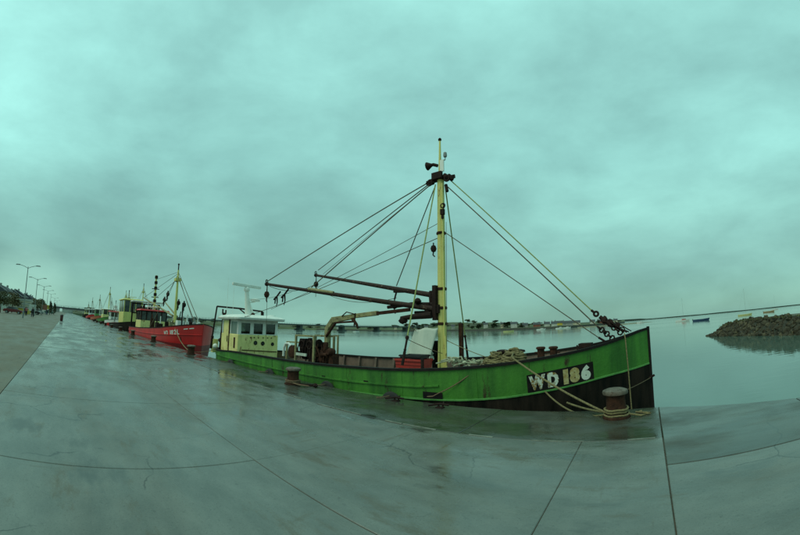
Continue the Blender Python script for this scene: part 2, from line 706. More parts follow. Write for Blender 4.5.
def water_material():
    m = bpy.data.materials.new('harbour_water')
    m.use_nodes = True
    t = m.node_tree
    ns, ln = t.nodes, t.links
    b = ns['Principled BSDF']
    b.inputs['Base Color'].default_value = (.075, .125, .100, 1)
    b.inputs['IOR'].default_value = 1.45
    b.inputs['Specular IOR Level'].default_value = .9
    g = ns.new('ShaderNodeNewGeometry')
    mp = ns.new('ShaderNodeMapping')
    mp.inputs['Rotation'].default_value = (0, 0, R(20))
    mp.inputs['Scale'].default_value = (.55, 1.1, 1)
    ln.new(g.outputs['Position'], mp.inputs[0])
    n = ns.new('ShaderNodeTexNoise')
    n.inputs['Scale'].default_value = 1.6
    n.inputs['Detail'].default_value = 3
    ln.new(mp.outputs[0], n.inputs['Vector'])
    n2_ = ns.new('ShaderNodeTexNoise')
    n2_.inputs['Scale'].default_value = .035
    n2_.inputs['Detail'].default_value = 4
    ln.new(mp.outputs[0], n2_.inputs['Vector'])
    r = ns.new('ShaderNodeMapRange')
    r.inputs[1].default_value = .40
    r.inputs[2].default_value = .62
    r.inputs[3].default_value = .02
    r.inputs[4].default_value = .11
    ln.new(n2_.outputs[0], r.inputs[0])
    ln.new(r.outputs[0], b.inputs['Roughness'])
    bp = ns.new('ShaderNodeBump')
    bp.inputs['Strength'].default_value = .07
    bp.inputs['Distance'].default_value = .12
    ln.new(n.outputs[0], bp.inputs['Height'])
    ln.new(bp.outputs[0], b.inputs['Normal'])
    return m


waterm = water_material()

def clear_glass():
    m = bpy.data.materials.new('clear_glass')
    m.use_nodes = True
    t = m.node_tree
    ns, ln = t.nodes, t.links
    o = ns['Material Output']
    tr = ns.new('ShaderNodeBsdfTransparent')
    tr.inputs[0].default_value = (.62, .68, .64, 1)
    gl = ns.new('ShaderNodeBsdfGlossy')
    gl.inputs['Roughness'].default_value = .04
    fr = ns.new('ShaderNodeFresnel')
    fr.inputs[0].default_value = 1.6
    mx = ns.new('ShaderNodeMixShader')
    ln.new(fr.outputs[0], mx.inputs[0])
    ln.new(tr.outputs[0], mx.inputs[1])
    ln.new(gl.outputs[0], mx.inputs[2])
    ln.new(mx.outputs[0], o.inputs[0])
    return m


clearg = clear_glass()

# ------------------------------------------------------------------ setting: water, land, quay
def plane_poly(name, pts, z, m, kind='structure'):
    o = MB().add([(x, y, z) for x, y in pts], [tuple(range(len(pts)))]).build(name, m)
    if kind:
        o['kind'] = kind
    return o


plane_poly('water', [(-9000, -9000), (9000, -9000), (9000, 12000), (-9000, 12000)], -1.0, waterm)

EDGE = 6.88
quay = MB()
pts = [(-420, EDGE), (0.1, EDGE), (2.4, 6.03), (13, 2.1), (30, -4), (60, -60), (60, -900), (-4000, -900), (-4000, EDGE)]
k = len(pts)
quay.add([(x, y, -.12) for x, y in pts] + [(x, y, -3) for x, y in pts], [tuple(range(k))] + [(i, (i + 1) % k, (i + 1) % k + k, i + k) for i in range(k)])
qo = quay.build('quay', concd)
qo['kind'] = 'structure'
# promenade tarmac beside the slabs
pr = MB()
pr.box((-960, -451.06, -.07), (2040 + 3000 - 840 - 960 + 1800 - 1000, 900, .13))
promenade = plane_poly('promenade', [(-4000, -1.06), (59, -1.06), (59, -899), (-4000, -899)], -.006, asph)
# concrete slabs, one object each near the camera
JY = [(-1.05, 2.33), (2.33, 5.14)]
slabmesh = {}


def slab(x0, x1, y0, y1, m, z=0.0, name='concrete_slab'):
    g = .007
    w, d = x1 - x0 - g, y1 - y0 - g
    key = (round(w, 3), round(d, 3), m.name)
    if key not in slabmesh:
        b = MB()
        c = .006
        P = []
        for zz, e in ((-.12, 0), (-c, 0), (0, c)):
            P += [(-w / 2 + e, -d / 2 + e, zz), (w / 2 - e, -d / 2 + e, zz), (w / 2 - e, d / 2 - e, zz), (-w / 2 + e, d / 2 - e, zz)]
        fs = [(8, 9, 10, 11)]
        for kk in (0, 4):
            for i in range(4):
                j = (i + 1) % 4
                fs.append((kk + i, kk + j, kk + 4 + j, kk + 4 + i))
        b.add(P, fs)
        slabmesh[key] = b.mesh(name, m)
    o = bpy.data.objects.new(name, slabmesh[key])
    COL.objects.link(o)
    o.parent = qo
    o.location = ((x0 + x1) / 2, (y0 + y1) / 2, z + random.uniform(-.004, .004))
    ORG[o] = Vector(o.location)
    return o


xs = [5 - 3 * i for i in range(0, 26)]
for a, b in zip(xs, xs[1:]):
    for yi, (y0, y1) in enumerate(JY):
        if a > 0.2 and yi == 1:
            if b < 0:
                slab(b, .1, y0, y1, conc)
            continue
        slab(b, a, y0, y1, conc)
for i in range(25):
    a = .1 - 3 * i
    slab(a - 3, a, 5.14, EDGE, conc_d, name='coping_slab')
mt_ = MB()
rj = random.Random(3)
xx = 0.0
while xx > -74:
    l_ = rj.uniform(.15, 1.1)
    mt_.box((xx - l_ / 2, 5.14 + rj.uniform(-.008, .008), .004), (l_, rj.uniform(.012, .03), .010))
    xx -= l_ + rj.choice((.0, .02, .1, .6))
mo_ = mt_.build('mortar_strip', mat('pale_mortar', (.24, .25, .20), (.12, .125, .10), rough=.5, scale=6, world_co=True), qo)
# joint filler (brown earth and rust in the joints)
jf = MB()
jf.add([(-70, -1.05, -.007), (5, -1.05, -.007), (5, 5.14, -.007), (-70, 5.14, -.007)], [(0, 1, 2, 3)])
jf.add([(-74.9, 5.14, -.007), (.1, 5.14, -.007), (.1, EDGE - .02, -.007), (-74.9, EDGE - .02, -.007)], [(0, 1, 2, 3)])
jo = jf.build('joint_filler', mat('joint_dirt', (.055, .033, .016), (.03, .022, .012), rough=.8, scale=4, world_co=True), qo)
# the far run of slabs and the skewed quay head on the right
far = MB()
xx = -70.0
while xx > -420:
    for y0, y1 in JY:
        far.box((xx - 1.5, (y0 + y1) / 2, -.06), (2.97, y1 - y0 - .03, .12))
    xx -= 3
fo = far.build('distant_slabs', conc, qo)
fo['kind'] = 'stuff'
far = MB()
xx = -74.9
while xx > -420:
    far.box((xx - 1.5, (5.14 + EDGE) / 2, -.06), (2.97, EDGE - 5.14 - .03, .12))
    xx -= 3
fo = far.build('distant_coping', conc_d, qo)
fo['kind'] = 'stuff'


def polyslab(name, pts, m, top=0.0, th=.12):
    b = MB()
    n = len(pts)
    b.add([(x, y, top) for x, y in pts] + [(x, y, top - th) for x, y in pts], [tuple(range(n))] + [(i, (i + 1) % n, (i + 1) % n + n, i + n) for i in range(n)])
    return b.build(name, m, qo, bevel=.012)


polyslab('coping_slab', [(.105, 4.2), (.105, EDGE), (2.4, 6.03), (2.4, 4.2)], conc_d)
polyslab('coping_slab', [(2.415, 3.9), (2.415, 6.025), (6, 4.69), (6, 3.9)], conc_d)
polyslab('concrete_slab', [(.105, 2.335), (.105, 4.19), (2.4, 4.19), (2.4, 2.335)], conc)
polyslab('concrete_slab', [(2.415, 2.335), (2.415, 3.885), (6, 3.885), (6, 2.335)], conc)
polyslab('concrete_slab', [(6.015, -1.05), (6.015, 4.68), (13, 2.05), (29, -1.05)], conc)
polyslab('concrete_slab', [(5.01, -1.05), (5.01, 2.32), (6, 2.32), (6, -1.05)], conc)

# ------------------------------------------------------------------ far shore
front = [(-420, 6.9), (-560, 60), (-560, 240), (-520, 420)]
for x, d in ((385, 600), (420, 520), (460, 430), (490, 380), (508, 345), (535, 330), (556, 300), (590, 345), (613, 420), (622, 520)):
    v = az(x) * d
    front.append((v.x, v.y))
HT = [8, 7, 7, 7, 7, 9, 11, 11, 7, 3.5, 2.6, 3.2, 3, 2]
ls = MB()
rows = []
n = len(front)
dense = []
for i in range(n - 1):
    for j in range(6):
        t = j / 6
        dense.append((front[i][0] * (1 - t) + front[i + 1][0] * t, front[i][1] * (1 - t) + front[i + 1][1] * t, HT[i] * (1 - t) + HT[i + 1] * t))
dense.append((*front[-1], HT[-1]))


def shore_h(k, x, y, h):
    w = mnoise.noise(Vector((x * .012, y * .012, 0)))
    return (-1.3, .7, 1.4, h * .6 + w * 1.5, h + w * 2.5, h * .8 + w * 2, -2)[k]


for k_, off in enumerate((0, 3, 20, 60, 120, 260, 600)):
    row = []
    for x, y, h in dense:
        v = Vector((x, y, 0))
        u = v.normalized()
        p = v + u * off
        row.append((p.x, p.y, shore_h(k_, p.x, p.y, h)))
    rows.append(row)
ls.grid(rows)
so = ls.build('far_shore', hillm, smooth=True)
so['kind'] = 'structure'
# shore wall (dark line along the waterline)
sw = MB()
sw.grid([[(x - .01 * x / abs(x or 1), y - 1, -1.2) for x, y, h in dense[18:]], [(x, y - 1, .5) for x, y, h in dense[18:]], [(x, y + 1.5, .55) for x, y, h in dense[18:]]])
wo = sw.build('shore_wall', concd)
tag(wo, 'low dark wall along the waterline of the far shore', 'wall')
# sand spit
sp = MB()
rows = []
spit = [(a, d) for a, d in ((575, 245), (600, 262), (620, 285), (636, 300), (652, 310))]
for k_, (off, z) in enumerate(((0, -1.1), (2.5, -.55), (12, -.45), (16, -1.1))):
    row = []
    for i, (a, d) in enumerate(spit):
        e = 1 - (i == len(spit) - 1) * .9
        v = az(a) * (d + off * e + 0)
        row.append((v.x, v.y, -1.1 + (z + 1.1) * e))
    rows.append(row)
spo = sp.grid(rows).build('sand_spit', sandm)
spo['kind'] = 'structure'
# very distant low coast on the right
hc = MB()
lo_, hi_ = [], []
for i in range(60):
    a = 560 + i * 6
    v = az(a) * 2600
    hh = 3.0 + 7 * abs(mnoise.noise(Vector((a * .02, 3, 0)))) + (3.5 if a < 640 else 0)
    lo_.append((v.x, v.y, -1.2))
    hi_.append((v.x, v.y, hh + 2))
bk = [(x * 1.3, y * 1.3, -1.2) for x, y, z in lo_]
hco = hc.grid([lo_, hi_, bk]).build('distant_coast', mat('distant_coast_green', (.035, .06, .045), (.03, .05, .04), rough=1, scale=.01, bump=0, world_co=True))
hco['kind'] = 'structure'


# trees
def leafcloud(w, h, z0, n, sz, seed, lumps=7):
    rnd = random.Random(seed)
    b = MB()
    cs = [(rnd.uniform(-.3, .3) * w, rnd.uniform(-.3, .3) * w, z0 + rnd.uniform(.15, .85) * h, rnd.uniform(.22, .38)) for _ in range(lumps)]
    for i in range(n):
        c = rnd.choice(cs)
        d = Vector((rnd.gauss(0, 1), rnd.gauss(0, 1), rnd.gauss(0, 1))).normalized() * (rnd.random() ** .4)
        p = Vector((c[0] + d.x * w * c[3], c[1] + d.y * w * c[3], c[2] + d.z * h * c[3] * .8))
        u = Vector((rnd.gauss(0, 1), rnd.gauss(0, 1), rnd.gauss(0, 1))).normalized()
        v = u.orthogonal().normalized()
        s_ = sz * rnd.uniform(.6, 1.4)
        b.add([p - u * s_ - v * s_ * .5, p + u * s_ * .3 - v * s_ * .7, p + u * s_ + v * s_ * .4, p - u * s_ * .2 + v * s_ * .8], [(0, 1, 2, 3)])
    return b


treeproto = []
for i, (mm, hgt, wid) in enumerate(((leafd, 7, 7), (leafd, 9, 6), (leafb, 6, 8))):
    lab = ('round dark tree in the tree line of the far shore', 'tall dark tree in the tree line of the far shore', 'low brownish tree in the tree line of the far shore')[i]
    t = thing('shore_tree', lab, 'tree', (0, 0, 0), 'trees along the far shore')
    MB().tube([(0, 0, -1), (.1, 0, hgt * .35), (.3, .2, hgt * .75)], .35, 5, .12).build('trunk', bark, t)
    leafcloud(wid, hgt * .8, hgt * .2, 170, .75, i + 3).build('crown', mm, t)
    treeproto.append(t)


def land_at(idx_f, off):
    i = min(int(idx_f), len(dense) - 2)
    t = idx_f - i
    x = dense[i][0] * (1 - t) + dense[i + 1][0] * t
    y = dense[i][1] * (1 - t) + dense[i + 1][1] * t
    h = dense[i][2] * (1 - t) + dense[i + 1][2] * t
    u = Vector((x, y, 0)).normalized()
    p = Vector((x, y, 0)) + u * off
    ks = (0, 3, 20, 60, 120, 260, 600)
    z = 0
    for q in range(6):
        if ks[q] <= off <= ks[q + 1]:
            f = (off - ks[q]) / (ks[q + 1] - ks[q])
            pa, pb = Vector((x, y, 0)) + u * ks[q], Vector((x, y, 0)) + u * ks[q + 1]
            z = shore_h(q, pa.x, pa.y, h) * (1 - f) + shore_h(q + 1, pb.x, pb.y, h) * f
    return p.x, p.y, z


rt = random.Random(5)
first = set()
for i in range(96):
    fi = rt.uniform(2, len(dense) - 3) if i > 40 else rt.uniform(4, 44)
    if fi > 60 and rt.random() < .6:
        continue
    off = rt.choice((14, 30, 55, 75, 100))
    x, y, z = land_at(fi, off + rt.uniform(-6, 6))
    q = rt.randrange(3)
    place = 'standing behind the road bridge' if fi < 30 else ('on the shore beside the tall yellow mast' if fi < 48 else ('on the green hillside between mast and bow' if fi < 58 else 'near the yellow shed on the far shore'))
    tl = ('round dark tree ', 'tall dark tree ', 'low brownish tree ')[q] + place
    s_ = rt.uniform(.3, .6) if fi > 48 else rt.uniform(.5, .95)
    pr_ = treeproto[q]
    if q not in first:
        first.add(q)
        pr_.location = (x, y, z)
        pr_['label'] = tl
        pr_.rotation_euler = (0, 0, rt.uniform(0, 6))
        pr_.scale = (s_, s_, s_)
    else:
        dup(pr_, (x, y, z), tl, rotz=rt.uniform(0, 6), scale=(s_ * rt.uniform(1.2, 2.4), s_ * 1.8, s_ * .8))

# houses on the far shore
cols = {'white': mat('white_render', (.5, .5, .44), (.38, .38, .33), rough=.8, scale=.6, bump=0), 'yellow': mat('yellow_render', (.62, .48, .07), (.5, .38, .06), rough=.8, scale=.6, bump=0),
        'grey': mat('grey_render', (.30, .30, .27), rough=.8, scale=.6, bump=0), 'red': mat('brick_render', (.26, .09, .06), rough=.8, scale=.6, bump=0), 'cream': mat('cream_render', (.55, .5, .36), rough=.8, scale=.6, bump=0)}
slate = mat('slate_roof', (.06, .06, .065), (.04, .04, .045), rough=.6, scale=1, bump=0)


def house(loc, L_, W_, H_, colr, label, rz=0, group=None, windows=0, name='house', cat='house', storeys=2):
    t = thing(name, label, cat, loc, group)
    c = Vector(loc)
    MB().box((c.x, c.y, c.z + H_ / 2 - .5), (L_, W_, H_ + 1)).build('wall', cols[colr], t)
    r = MB()
    rh = W_ * .32
    e = .3
    z = c.z + H_
    r.add([(c.x - L_ / 2 - e, c.y - W_ / 2 - e, z), (c.x + L_ / 2 + e, c.y - W_ / 2 - e, z), (c.x + L_ / 2 + e, c.y + W_ / 2 + e, z), (c.x - L_ / 2 - e, c.y + W_ / 2 + e, z), (c.x - L_ / 2 - e, c.y, z + rh), (c.x + L_ / 2 + e, c.y, z + rh)],
          [(0, 1, 5, 4), (2, 3, 4, 5), (0, 4, 3), (1, 2, 5), (3, 2, 1, 0)])
    ro = r.build('roof', slate, t)
    MB().box((c.x - L_ * .4, c.y, z + rh), (.9, .7, 1.6)).build('chimney', cols['grey'], ro)
    for k_ in range(windows):
        for s_ in range(storeys):
            xw = c.x - L_ / 2 + L_ * (k_ + .5) / windows
            zw = c.z + H_ * (s_ + .55) / storeys
            for sy in (1,):
                if s_ == 0 and k_ == windows // 2:
                    MB().box((xw, c.y + sy * (W_ / 2 + .03), c.z + 1.05), (1.0, .1, 2.1)).build('door', cols['red'], t)
                    continue
                wo_ = MB().box((xw, c.y + sy * (W_ / 2 + .02), zw), (1.3, .10, 1.5)).build('window', cols['white'], t)
                MB().box((xw, c.y + sy * (W_ / 2 + .06), zw), (1.05, .06, 1.25)).build('pane', glass, wo_)
    t.rotation_euler = (0, 0, rz)
    return t


sp_h = [(20, 12, 9, 'white'), (26, 14, 8, 'cream'), (31, 20, 10, 'white'), (35, 12, 8, 'grey'), (41, 24, 9, 'white'), (46, 16, 9, 'cream'), (49, 10, 11, 'white'), (51.5, 14, 9, 'grey'), (54, 11, 12, 'red'), (57, 12, 9, 'white'),
        (59, 9, 9, 'white'), (61.5, 9, 16, 'grey'), (63, 8, 12, 'cream'), (66, 9, 9, 'white'), (68, 9, 14, 'red'), (69.4, 8, 10, 'white'), (72, 8, 8, 'cream')]
ADJ = ['left end of the far shore', 'behind the wheelhouse of the green trawler', 'behind the bridge left of the deck crane', 'behind the bridge above the winch', 'behind the bridge right of the winch', 'left of the tall mast', 'just left of the tall mast foot', 'just right of the tall mast', 'below the green hillside', 'right of the green hillside', 'among low buildings left of the yellow one', 'long and low beside the yellow building', 'left beside the yellow building', 'two plots right of the yellow building', 'near the bow stays of the trawler', 'behind the bow stays of the trawler', 'at the tip of the far shore']
for i, (fi, off, L_, cc) in enumerate(sp_h):
    x, y, z = land_at(fi, off)
    house((x, y, z - .3), L_ * .55, 6, 2.4 if fi > 50 else 4.0, cc, f'small {cc} waterside house {ADJ[i]}', rz=math.atan2(y, x) - PI / 2, group='houses on the far shore')
v = az(556.5) * 330
house((v.x, v.y, .9), 7.2, 6, 2.6, 'yellow', 'bright yellow shed on the far shore seen between mast and bow', rz=math.atan2(v.y, v.x) - PI / 2, name='shed', cat='shed')

# bridge
br = thing('road_bridge', 'long low concrete road bridge crossing the water behind the trawlers', 'bridge', (-310, 300, -1))
MB().box((-310, 300, 4.55), (9, 620, 1.3)).build('deck', bridgem, br)
pb = MB()
for y in range(-8, 610, 3):
    pb.box((-305.3, y, 5.8), (.12, .12, 1.2))
for z in (5.8, 6.35):
    pb.box((-305.3, 300, z), (.09, 618, .1))
pb.build('railing', bridgem, br)
for k_ in range(-3, 7):
    y = 227 + 59.5 * k_
    p = MB()
    p.box((-310, y, 1.2), (7.5, 3.0, 5.4))
    p.box((-310, y, -.4), (10, 6.5, 2.2))
    p.build('pier', bridgem, br)

# ------------------------------------------------------------------ hull and boat helpers
BH = [(0, .03), (.12, .17), (.25, .3), (.5, .52), (.75, .71), (1, .88), (1.5, 1.17), (2, 1.4), (2.5, 1.57), (3, 1.7), (4, 1.86), (5, 1.94), (6, 1.95), (14, 1.95), (15.5, 1.9), (16.5, 1.75), (17.3, 1.5), (18, 1.05), (18.3, .5)]
ZG = [(0, 1.40), (.25, 1.34), (.5, 1.26), (1, 1.13), (1.5, 1.04), (2, .97), (3, .85), (4, .76), (5, .69), (6, .64), (7, .61), (8, .575), (9, .55), (10, .525), (12, .51), (14, .48), (15, .45), (16, .38), (17, .35), (18.3, .38)]
ZB = [(0, .55), (.5, .47), (1, .42), (1.5, .33), (2, .26), (3, .13), (4, .05), (5, .01), (6, -.03), (8, -.09), (10, -.13), (18.3, -.15)]


class Hull:
    def __init__(s, X0, Yc, BH, ZG, ZB, wl=-1.0, rake=0.0, flare=.62, fl0=.05, scale=1.0):
        s.X0, s.Yc, s.BH, s.ZG, s.ZB, s.wl, s.rake, s.flare, s.fl0 = X0, Yc, BH, ZG, ZB, wl, rake, flare, fl0
        s.k = scale
        s.len = BH[-1][0]

    def b(s, t):
        return smooth_interp(s.BH, t)

    def zg(s, t):
        return smooth_interp(s.ZG, t)

    def zb(s, t):
        return smooth_interp(s.ZB, t)

    def hb(s, t, z):
        q = max(0, (s.zg(t) - z) / (s.zg(t) - s.wl))
        fl = s.fl0 + s.flare * math.exp(-t / 1.6)
        return s.b(t) * max(.12, 1 - fl * q ** 1.25 - (.35 * (q - 1) if q > 1 else 0))

    def P(s, t, z, side=-1, off=0.0):
        q = (s.zg(0) - z) / (s.zg(0) - s.wl)
        x = s.X0 - t - s.rake * q * max(0, 1 - t / 2.5)
        return Vector((x, s.Yc + side * (s.hb(t, z) + off), z))

    def stations(s):
        t = 0
        r = []
        while t < s.len - .01:
            r.append(t)
            t += .12 if t < 3 else (.5 if t < s.len - 3 else .25)
        return r + [s.len]

    def levels(s, t):
        g, b_ = s.zg(t), s.zb(t)
        return [g, g * .8 + b_ * .2, g * .6 + b_ * .4, g * .4 + b_ * .6, g * .2 + b_ * .8, b_, b_ * .66 + s.wl * .34, b_ * .33 + s.wl * .67, s.wl, s.wl - .5]


def hull_parts(h, root, mtop, mbot, mrail, minner, mdeck, mstrake=None, mid=None, deckdrop=.45, railw=.15):
    mb = MB()
    st = h.stations()
    for side in (-1, 1):
        rows_t, rows_b = [], []
        for t in st:
            P = [h.P(t, z, side) for z in h.levels(t)]
            rows_t.append(P[:6])
            rows_b.append(P[5:])
        mb.cur = 0
        mb.grid(rows_t)
        mb.cur = 1
        mb.grid(rows_b)
    # close stem and stern
    for t, m_ in ((0, 0), (h.len, 0)):
        Lp = [h.P(t, z, -1) for z in h.levels(t)]
        Rp = [h.P(t, z, 1) for z in h.levels(t)]
        mb.cur = 0
        mb.grid([Lp[:6], Rp[:6]])
        mb.cur = 1
        mb.grid([Lp[5:], Rp[5:]])
    mb.cur = 0
    ho = mb.build('hull', [mtop, mbot], root, smooth=True)
    # inner bulwark
    th = .07
    ib = MB()
    for side in (-1, 1):
        rows = []
        for t in st:
            if h.b(t) < th + .05:
                continue
            g = h.zg(t)
            rows.append([h.P(t, g - .005, side, -th), h.P(t, g - deckdrop - .03, side, -th)])
        ib.grid(rows)
    ib.build('bulwark', minner, root, smooth=True)
    # deck
    dk = MB()
    rows = []
    for t in st:
        z = h.zg(t) - deckdrop
        if h.b(t) < .1:
            continue
        a, c = h.P(t, z, -1, -.02), h.P(t, z, 1, -.02)
        rows.append([a, a.lerp(c, .5) + Vector((0, 0, .03)), c])
    dk.grid(rows).build('deck', mdeck, root)
    # rail
    rl = MB()
    for side in (-1, 1):
        rows = []
        for t in st:
            g = h.zg(t)
            o_ = .035
            i_ = -railw + o_
            if h.b(t) + i_ < .02:
                i_ = .02 - h.b(t)
            a, b_ = h.P(t, g, side, o_), h.P(t, g, side, i_)
            u = Vector((0, 0, .05))
            rows.append([a - u, a + u * .1, b_ + u * .1, b_ - u, a - u])
        rl.grid(rows)
        rl.add(rows[0][:4], [(0, 1, 2, 3)])
    t = h.len
    a, b_ = h.P(t, h.zg(t), -1, .035), h.P(t, h.zg(t), 1, .035)
    rl.beam(a - Vector((0, 0, .022)), b_ - Vector((0, 0, .022)), .12, .05)
    rl.build('gunwale_rail', mrail, root, smooth=True)

    def strake(fz, m_, t0, t1, w=.05, out=.035, name='rubbing_strake', sides=(-1, 1)):
        s_ = MB()
        for side in sides:
            rows = []
            for t in st:
                if not (t0 <= t <= t1):
                    continue
                z = fz(t)
                rows.append([h.P(t, z + w / 2, side, -.003), h.P(t, z + w / 3, side, out), h.P(t, z - w / 3, side, out), h.P(t, z - w / 2, side, -.003)])
            s_.grid(rows)
            s_.add(rows[0], [(0, 1, 2, 3)])
            s_.add(rows[-1], [(0, 1, 2, 3)])
        s_.build(name, m_, root, smooth=True)
    if mstrake:
        strake(h.zb, mstrake, 0.0, h.len, .045, .022)
    if mid:
        strake(mid[0], mid[1], mid[2], h.len, .05, .035, 'guard_rail_strake')
    return ho


def text_mesh(body, bold=.03):
    cu = bpy.data.curves.new('txt', 'FONT')
    cu.body = body
    cu.offset = bold
    cu.resolution_u = 3
    o = bpy.data.objects.new('txt', cu)
    COL.objects.link(o)
    dg = bpy.context.evaluated_depsgraph_get()
    me = bpy.data.meshes.new_from_object(o.evaluated_get(dg))
    bpy.data.objects.remove(o)
    vs = [v.co.copy() for v in me.vertices]
    fs = [tuple(p.vertices) for p in me.polygons]
    bpy.data.meshes.remove(me)
    bpy.data.curves.remove(cu)
    x0, x1 = min(v.x for v in vs), max(v.x for v in vs)
    y0, y1 = min(v.y for v in vs), max(v.y for v in vs)
    return [((v.x - x0) / (x1 - x0), (v.y - y0) / (y1 - y0)) for v in vs], fs, (x1 - x0) / (y1 - y0)


def hull_letter(h, ch, m_, u0, u1, v0, v1, frame, root, off=.014, name='letter', bold=.03, side=-1):
    """frame(u,v)->(t,z) on the hull; the letter fills u0..u1, v0..v1"""
    uv, fs, _ = text_mesh(ch, bold)
    b = MB()
    vs = []
    for q in (off, off - .008):
        for u, v_ in uv:
            t, z = frame(u0 + (u1 - u0) * u, v0 + (v1 - v0) * v_)
            vs.append(h.P(t, z, side, q))
    b.add(vs[:len(uv)], fs)
    return b.build(name, m_, root)


# ------------------------------------------------------------------ the green trawler
boat = thing('fishing_trawler', 'long green fishing trawler with tall yellow mast and number WD 186 on its bow', 'trawler', (0, 9, -1))
H1 = Hull(0, 9.0, BH, ZG, ZB)
MID = [(0, .8), (5, .29), (6, .25), (7, .21), (8, .18), (10, .15), (18.3, .12)]
hull_parts(H1, boat, green, tar, blackp, dingy, deckm, green_lt, (lambda t: interp(MID, t), green, 4.35))
# number plate following the bow
PT = lambda u, v: (2.55 + (1.22 - 2.55) * u, (.215 + (.375 - .215) * u) * (1 - v) + (.585 + (.775 - .585) * u) * v)
pl = MB()
for o_ in (.006,):
    pl.grid([[H1.P(*PT(u / 16, v / 4), -1, o_) for u in range(17)] for v in range(5)])
pl.grid([[H1.P(*PT(u / 16, 0), -1, q) for u in range(17)] for q in (.006, -.01)])
pl.grid([[H1.P(*PT(u / 16, 1), -1, q) for u in range(17)] for q in (.006, -.01)])
plate = pl.build('number_plate', blackp, boat, smooth=True)
for ch, m_, u0, u1 in (('W', letw, .03, .28), ('D', letw, .31, .475), ('1', letb, .545, .62), ('8', letb, .64, .79), ('6', letc, .81, .955)):
    hull_letter(H1, ch, m_, u0, u1, .10, .91, PT, plate, bold=.075)
# freeing port
fp = MB()
fp.grid([[H1.P(4.42 + .5 * u / 4, .02 + .17 * v, -1, .012) for u in range(5)] for v in (0, 1)])
fp.build('freeing_port', blackp, boat)
for t in (3.6, 5.5, 7.4, 9.3, 11.2, 13.1, 15.0):
    g_, lo = H1.zg(t), H1.zb(t)
    MB().tube([H1.P(t + .004 * math.sin(k_), g_ - .06 + (lo - g_ + .08) * k_ / 8, -1, .001) for k_ in range(9)], .008, 5).build('plate_seam', green, boat, smooth=True)
for t in (6.6, 8.3, 10.2, 12.2, 14.2):
    zc = H1.zg(t) - .40
    sc_ = MB()
    sc_.grid([[H1.P(t + .16 * u, zc + .06 * v, -1, .006) for u in (0, 1)] for v in (0, 1)])
    sc_.build('scupper', blackp, boat)
# bulwark stanchions
for t in [5.2 + .9 * i for i in range(11)]:
    for side in (-1, 1):
        g = H1.zg(t)
        MB().beam(H1.P(t, g - .03, side, -.12), H1.P(t, g - .44, side, -.16), .05, .09).build('bulwark_stanchion', dingy, boat)
# stem bar and anchor roller on the stem
MB().beam((.03, 9, 1.43), (.0, 9, -1.2), .06, .07).build('stem_bar', blackp, boat)
MB().tube([(-.12, 8.99, .18), (.05, 8.95, .24), (.10, 8.95, .27)], .03, 6).build('stem_hook', darkiron, boat)

# mast
MX, MY = -5.55, 9.0
mast = MB()
mast.tube([(MX, MY, .2), (MX, MY, 2.6), (MX + .02, MY, 6.1)], .135, 16, .105)
masto = mast.build('mast', yellow, boat, smooth=True)
MB().tube([(MX + .11, MY - .07, .2), (MX + .11, MY - .07, 5.9)], .035, 8).build('mast_pipe', yellow, masto, smooth=True)
MB().tube([(MX, MY, 6.05), (MX + .01, MY, 7.3)], .055, 10, .028).build('topmast', yellow, masto, smooth=True)
MB().ball((MX + .01, MY, 7.33), .055, 10).build('truck_ball', darkiron, masto, smooth=True)
hd = MB()
hd.lathe([(.13, -.05), (.15, 0), (.13, .05)], (MX + .02, MY, 6.08), 14)
hd.beam((MX - .42, MY - .1, 6.02), (MX + .46, MY + .1, 6.10), .07, .09)
for dx, dz in ((-.38, -.04), (-.26, -.02), (.2, .05), (.33, .0), (.43, -.05)):
    hd.ball((MX + dx, MY - .05, 6.05 + dz), .085, 8, jit=.25)
hd.box((MX - .02, MY - .14, 6.14), (.34, .1, .2))
hd.torus((MX - .3, MY - .1, 6.0), .08, .035, 'y', 12, 6)
hd.torus((MX + .3, MY - .1, 6.0), .08, .035, 'y', 12, 6)
hd.tube([(MX + .2, MY, 5.85), (MX + .27, MY - .05, 5.62)], .05, 7)
hd.torus((MX + .13, MY - .08, 5.2), .06, .03, 'y')
hd.box((MX + .14, MY - .12, 5.0), (.11, .1, .16))
hd.tube([(MX + .14, MY - .12, 4.95), (MX + .14, MY - .12, 4.8)], .04, 6)
hd.build('masthead_band', darkiron, masto, smooth=True)
for z in (1.75, 2.2, 2.75, 4.4):
    MB().lathe([(.145 - z * .003, -.04), (.15, 0), (.145 - z * .003, .04)], (MX + .01, MY, z), 14).build('mast_band', rusty, masto)
# horn loudspeaker and lamps on the topmast
hs = MB()
hs.tube([(MX - .08, MY, 6.52), (MX - .22, MY - .03, 6.58)], .05, 8)
hs.lathe([(.045, -.0), (.05, .08), (.12, .22), (.13, .24)], (0, 0, 0), 10, 'x')
for v_ in hs.v[-40:]:
    v_.x, v_.z = MX - .2 - v_.x, 6.58 + v_.z + v_.x * -.0
    v_.y += MY - .03
hs.build('horn_loudspeaker', darkiron, masto, smooth=True)
MB().tube([(MX, MY, 6.63), (MX + .2, MY - .02, 6.63), (MX + .2, MY - .02, 6.72)], .018, 6).lathe([(.05, 0), (.06, .04), (.05, .13), (.02, .15)], (MX + .2, MY - .02, 6.72), 10).build('mast_lamp', tailm, masto, smooth=True)
MB().box((MX + .11, MY - .06, 6.45), (.13, .04, .36)).build('radar_reflector', white, masto)
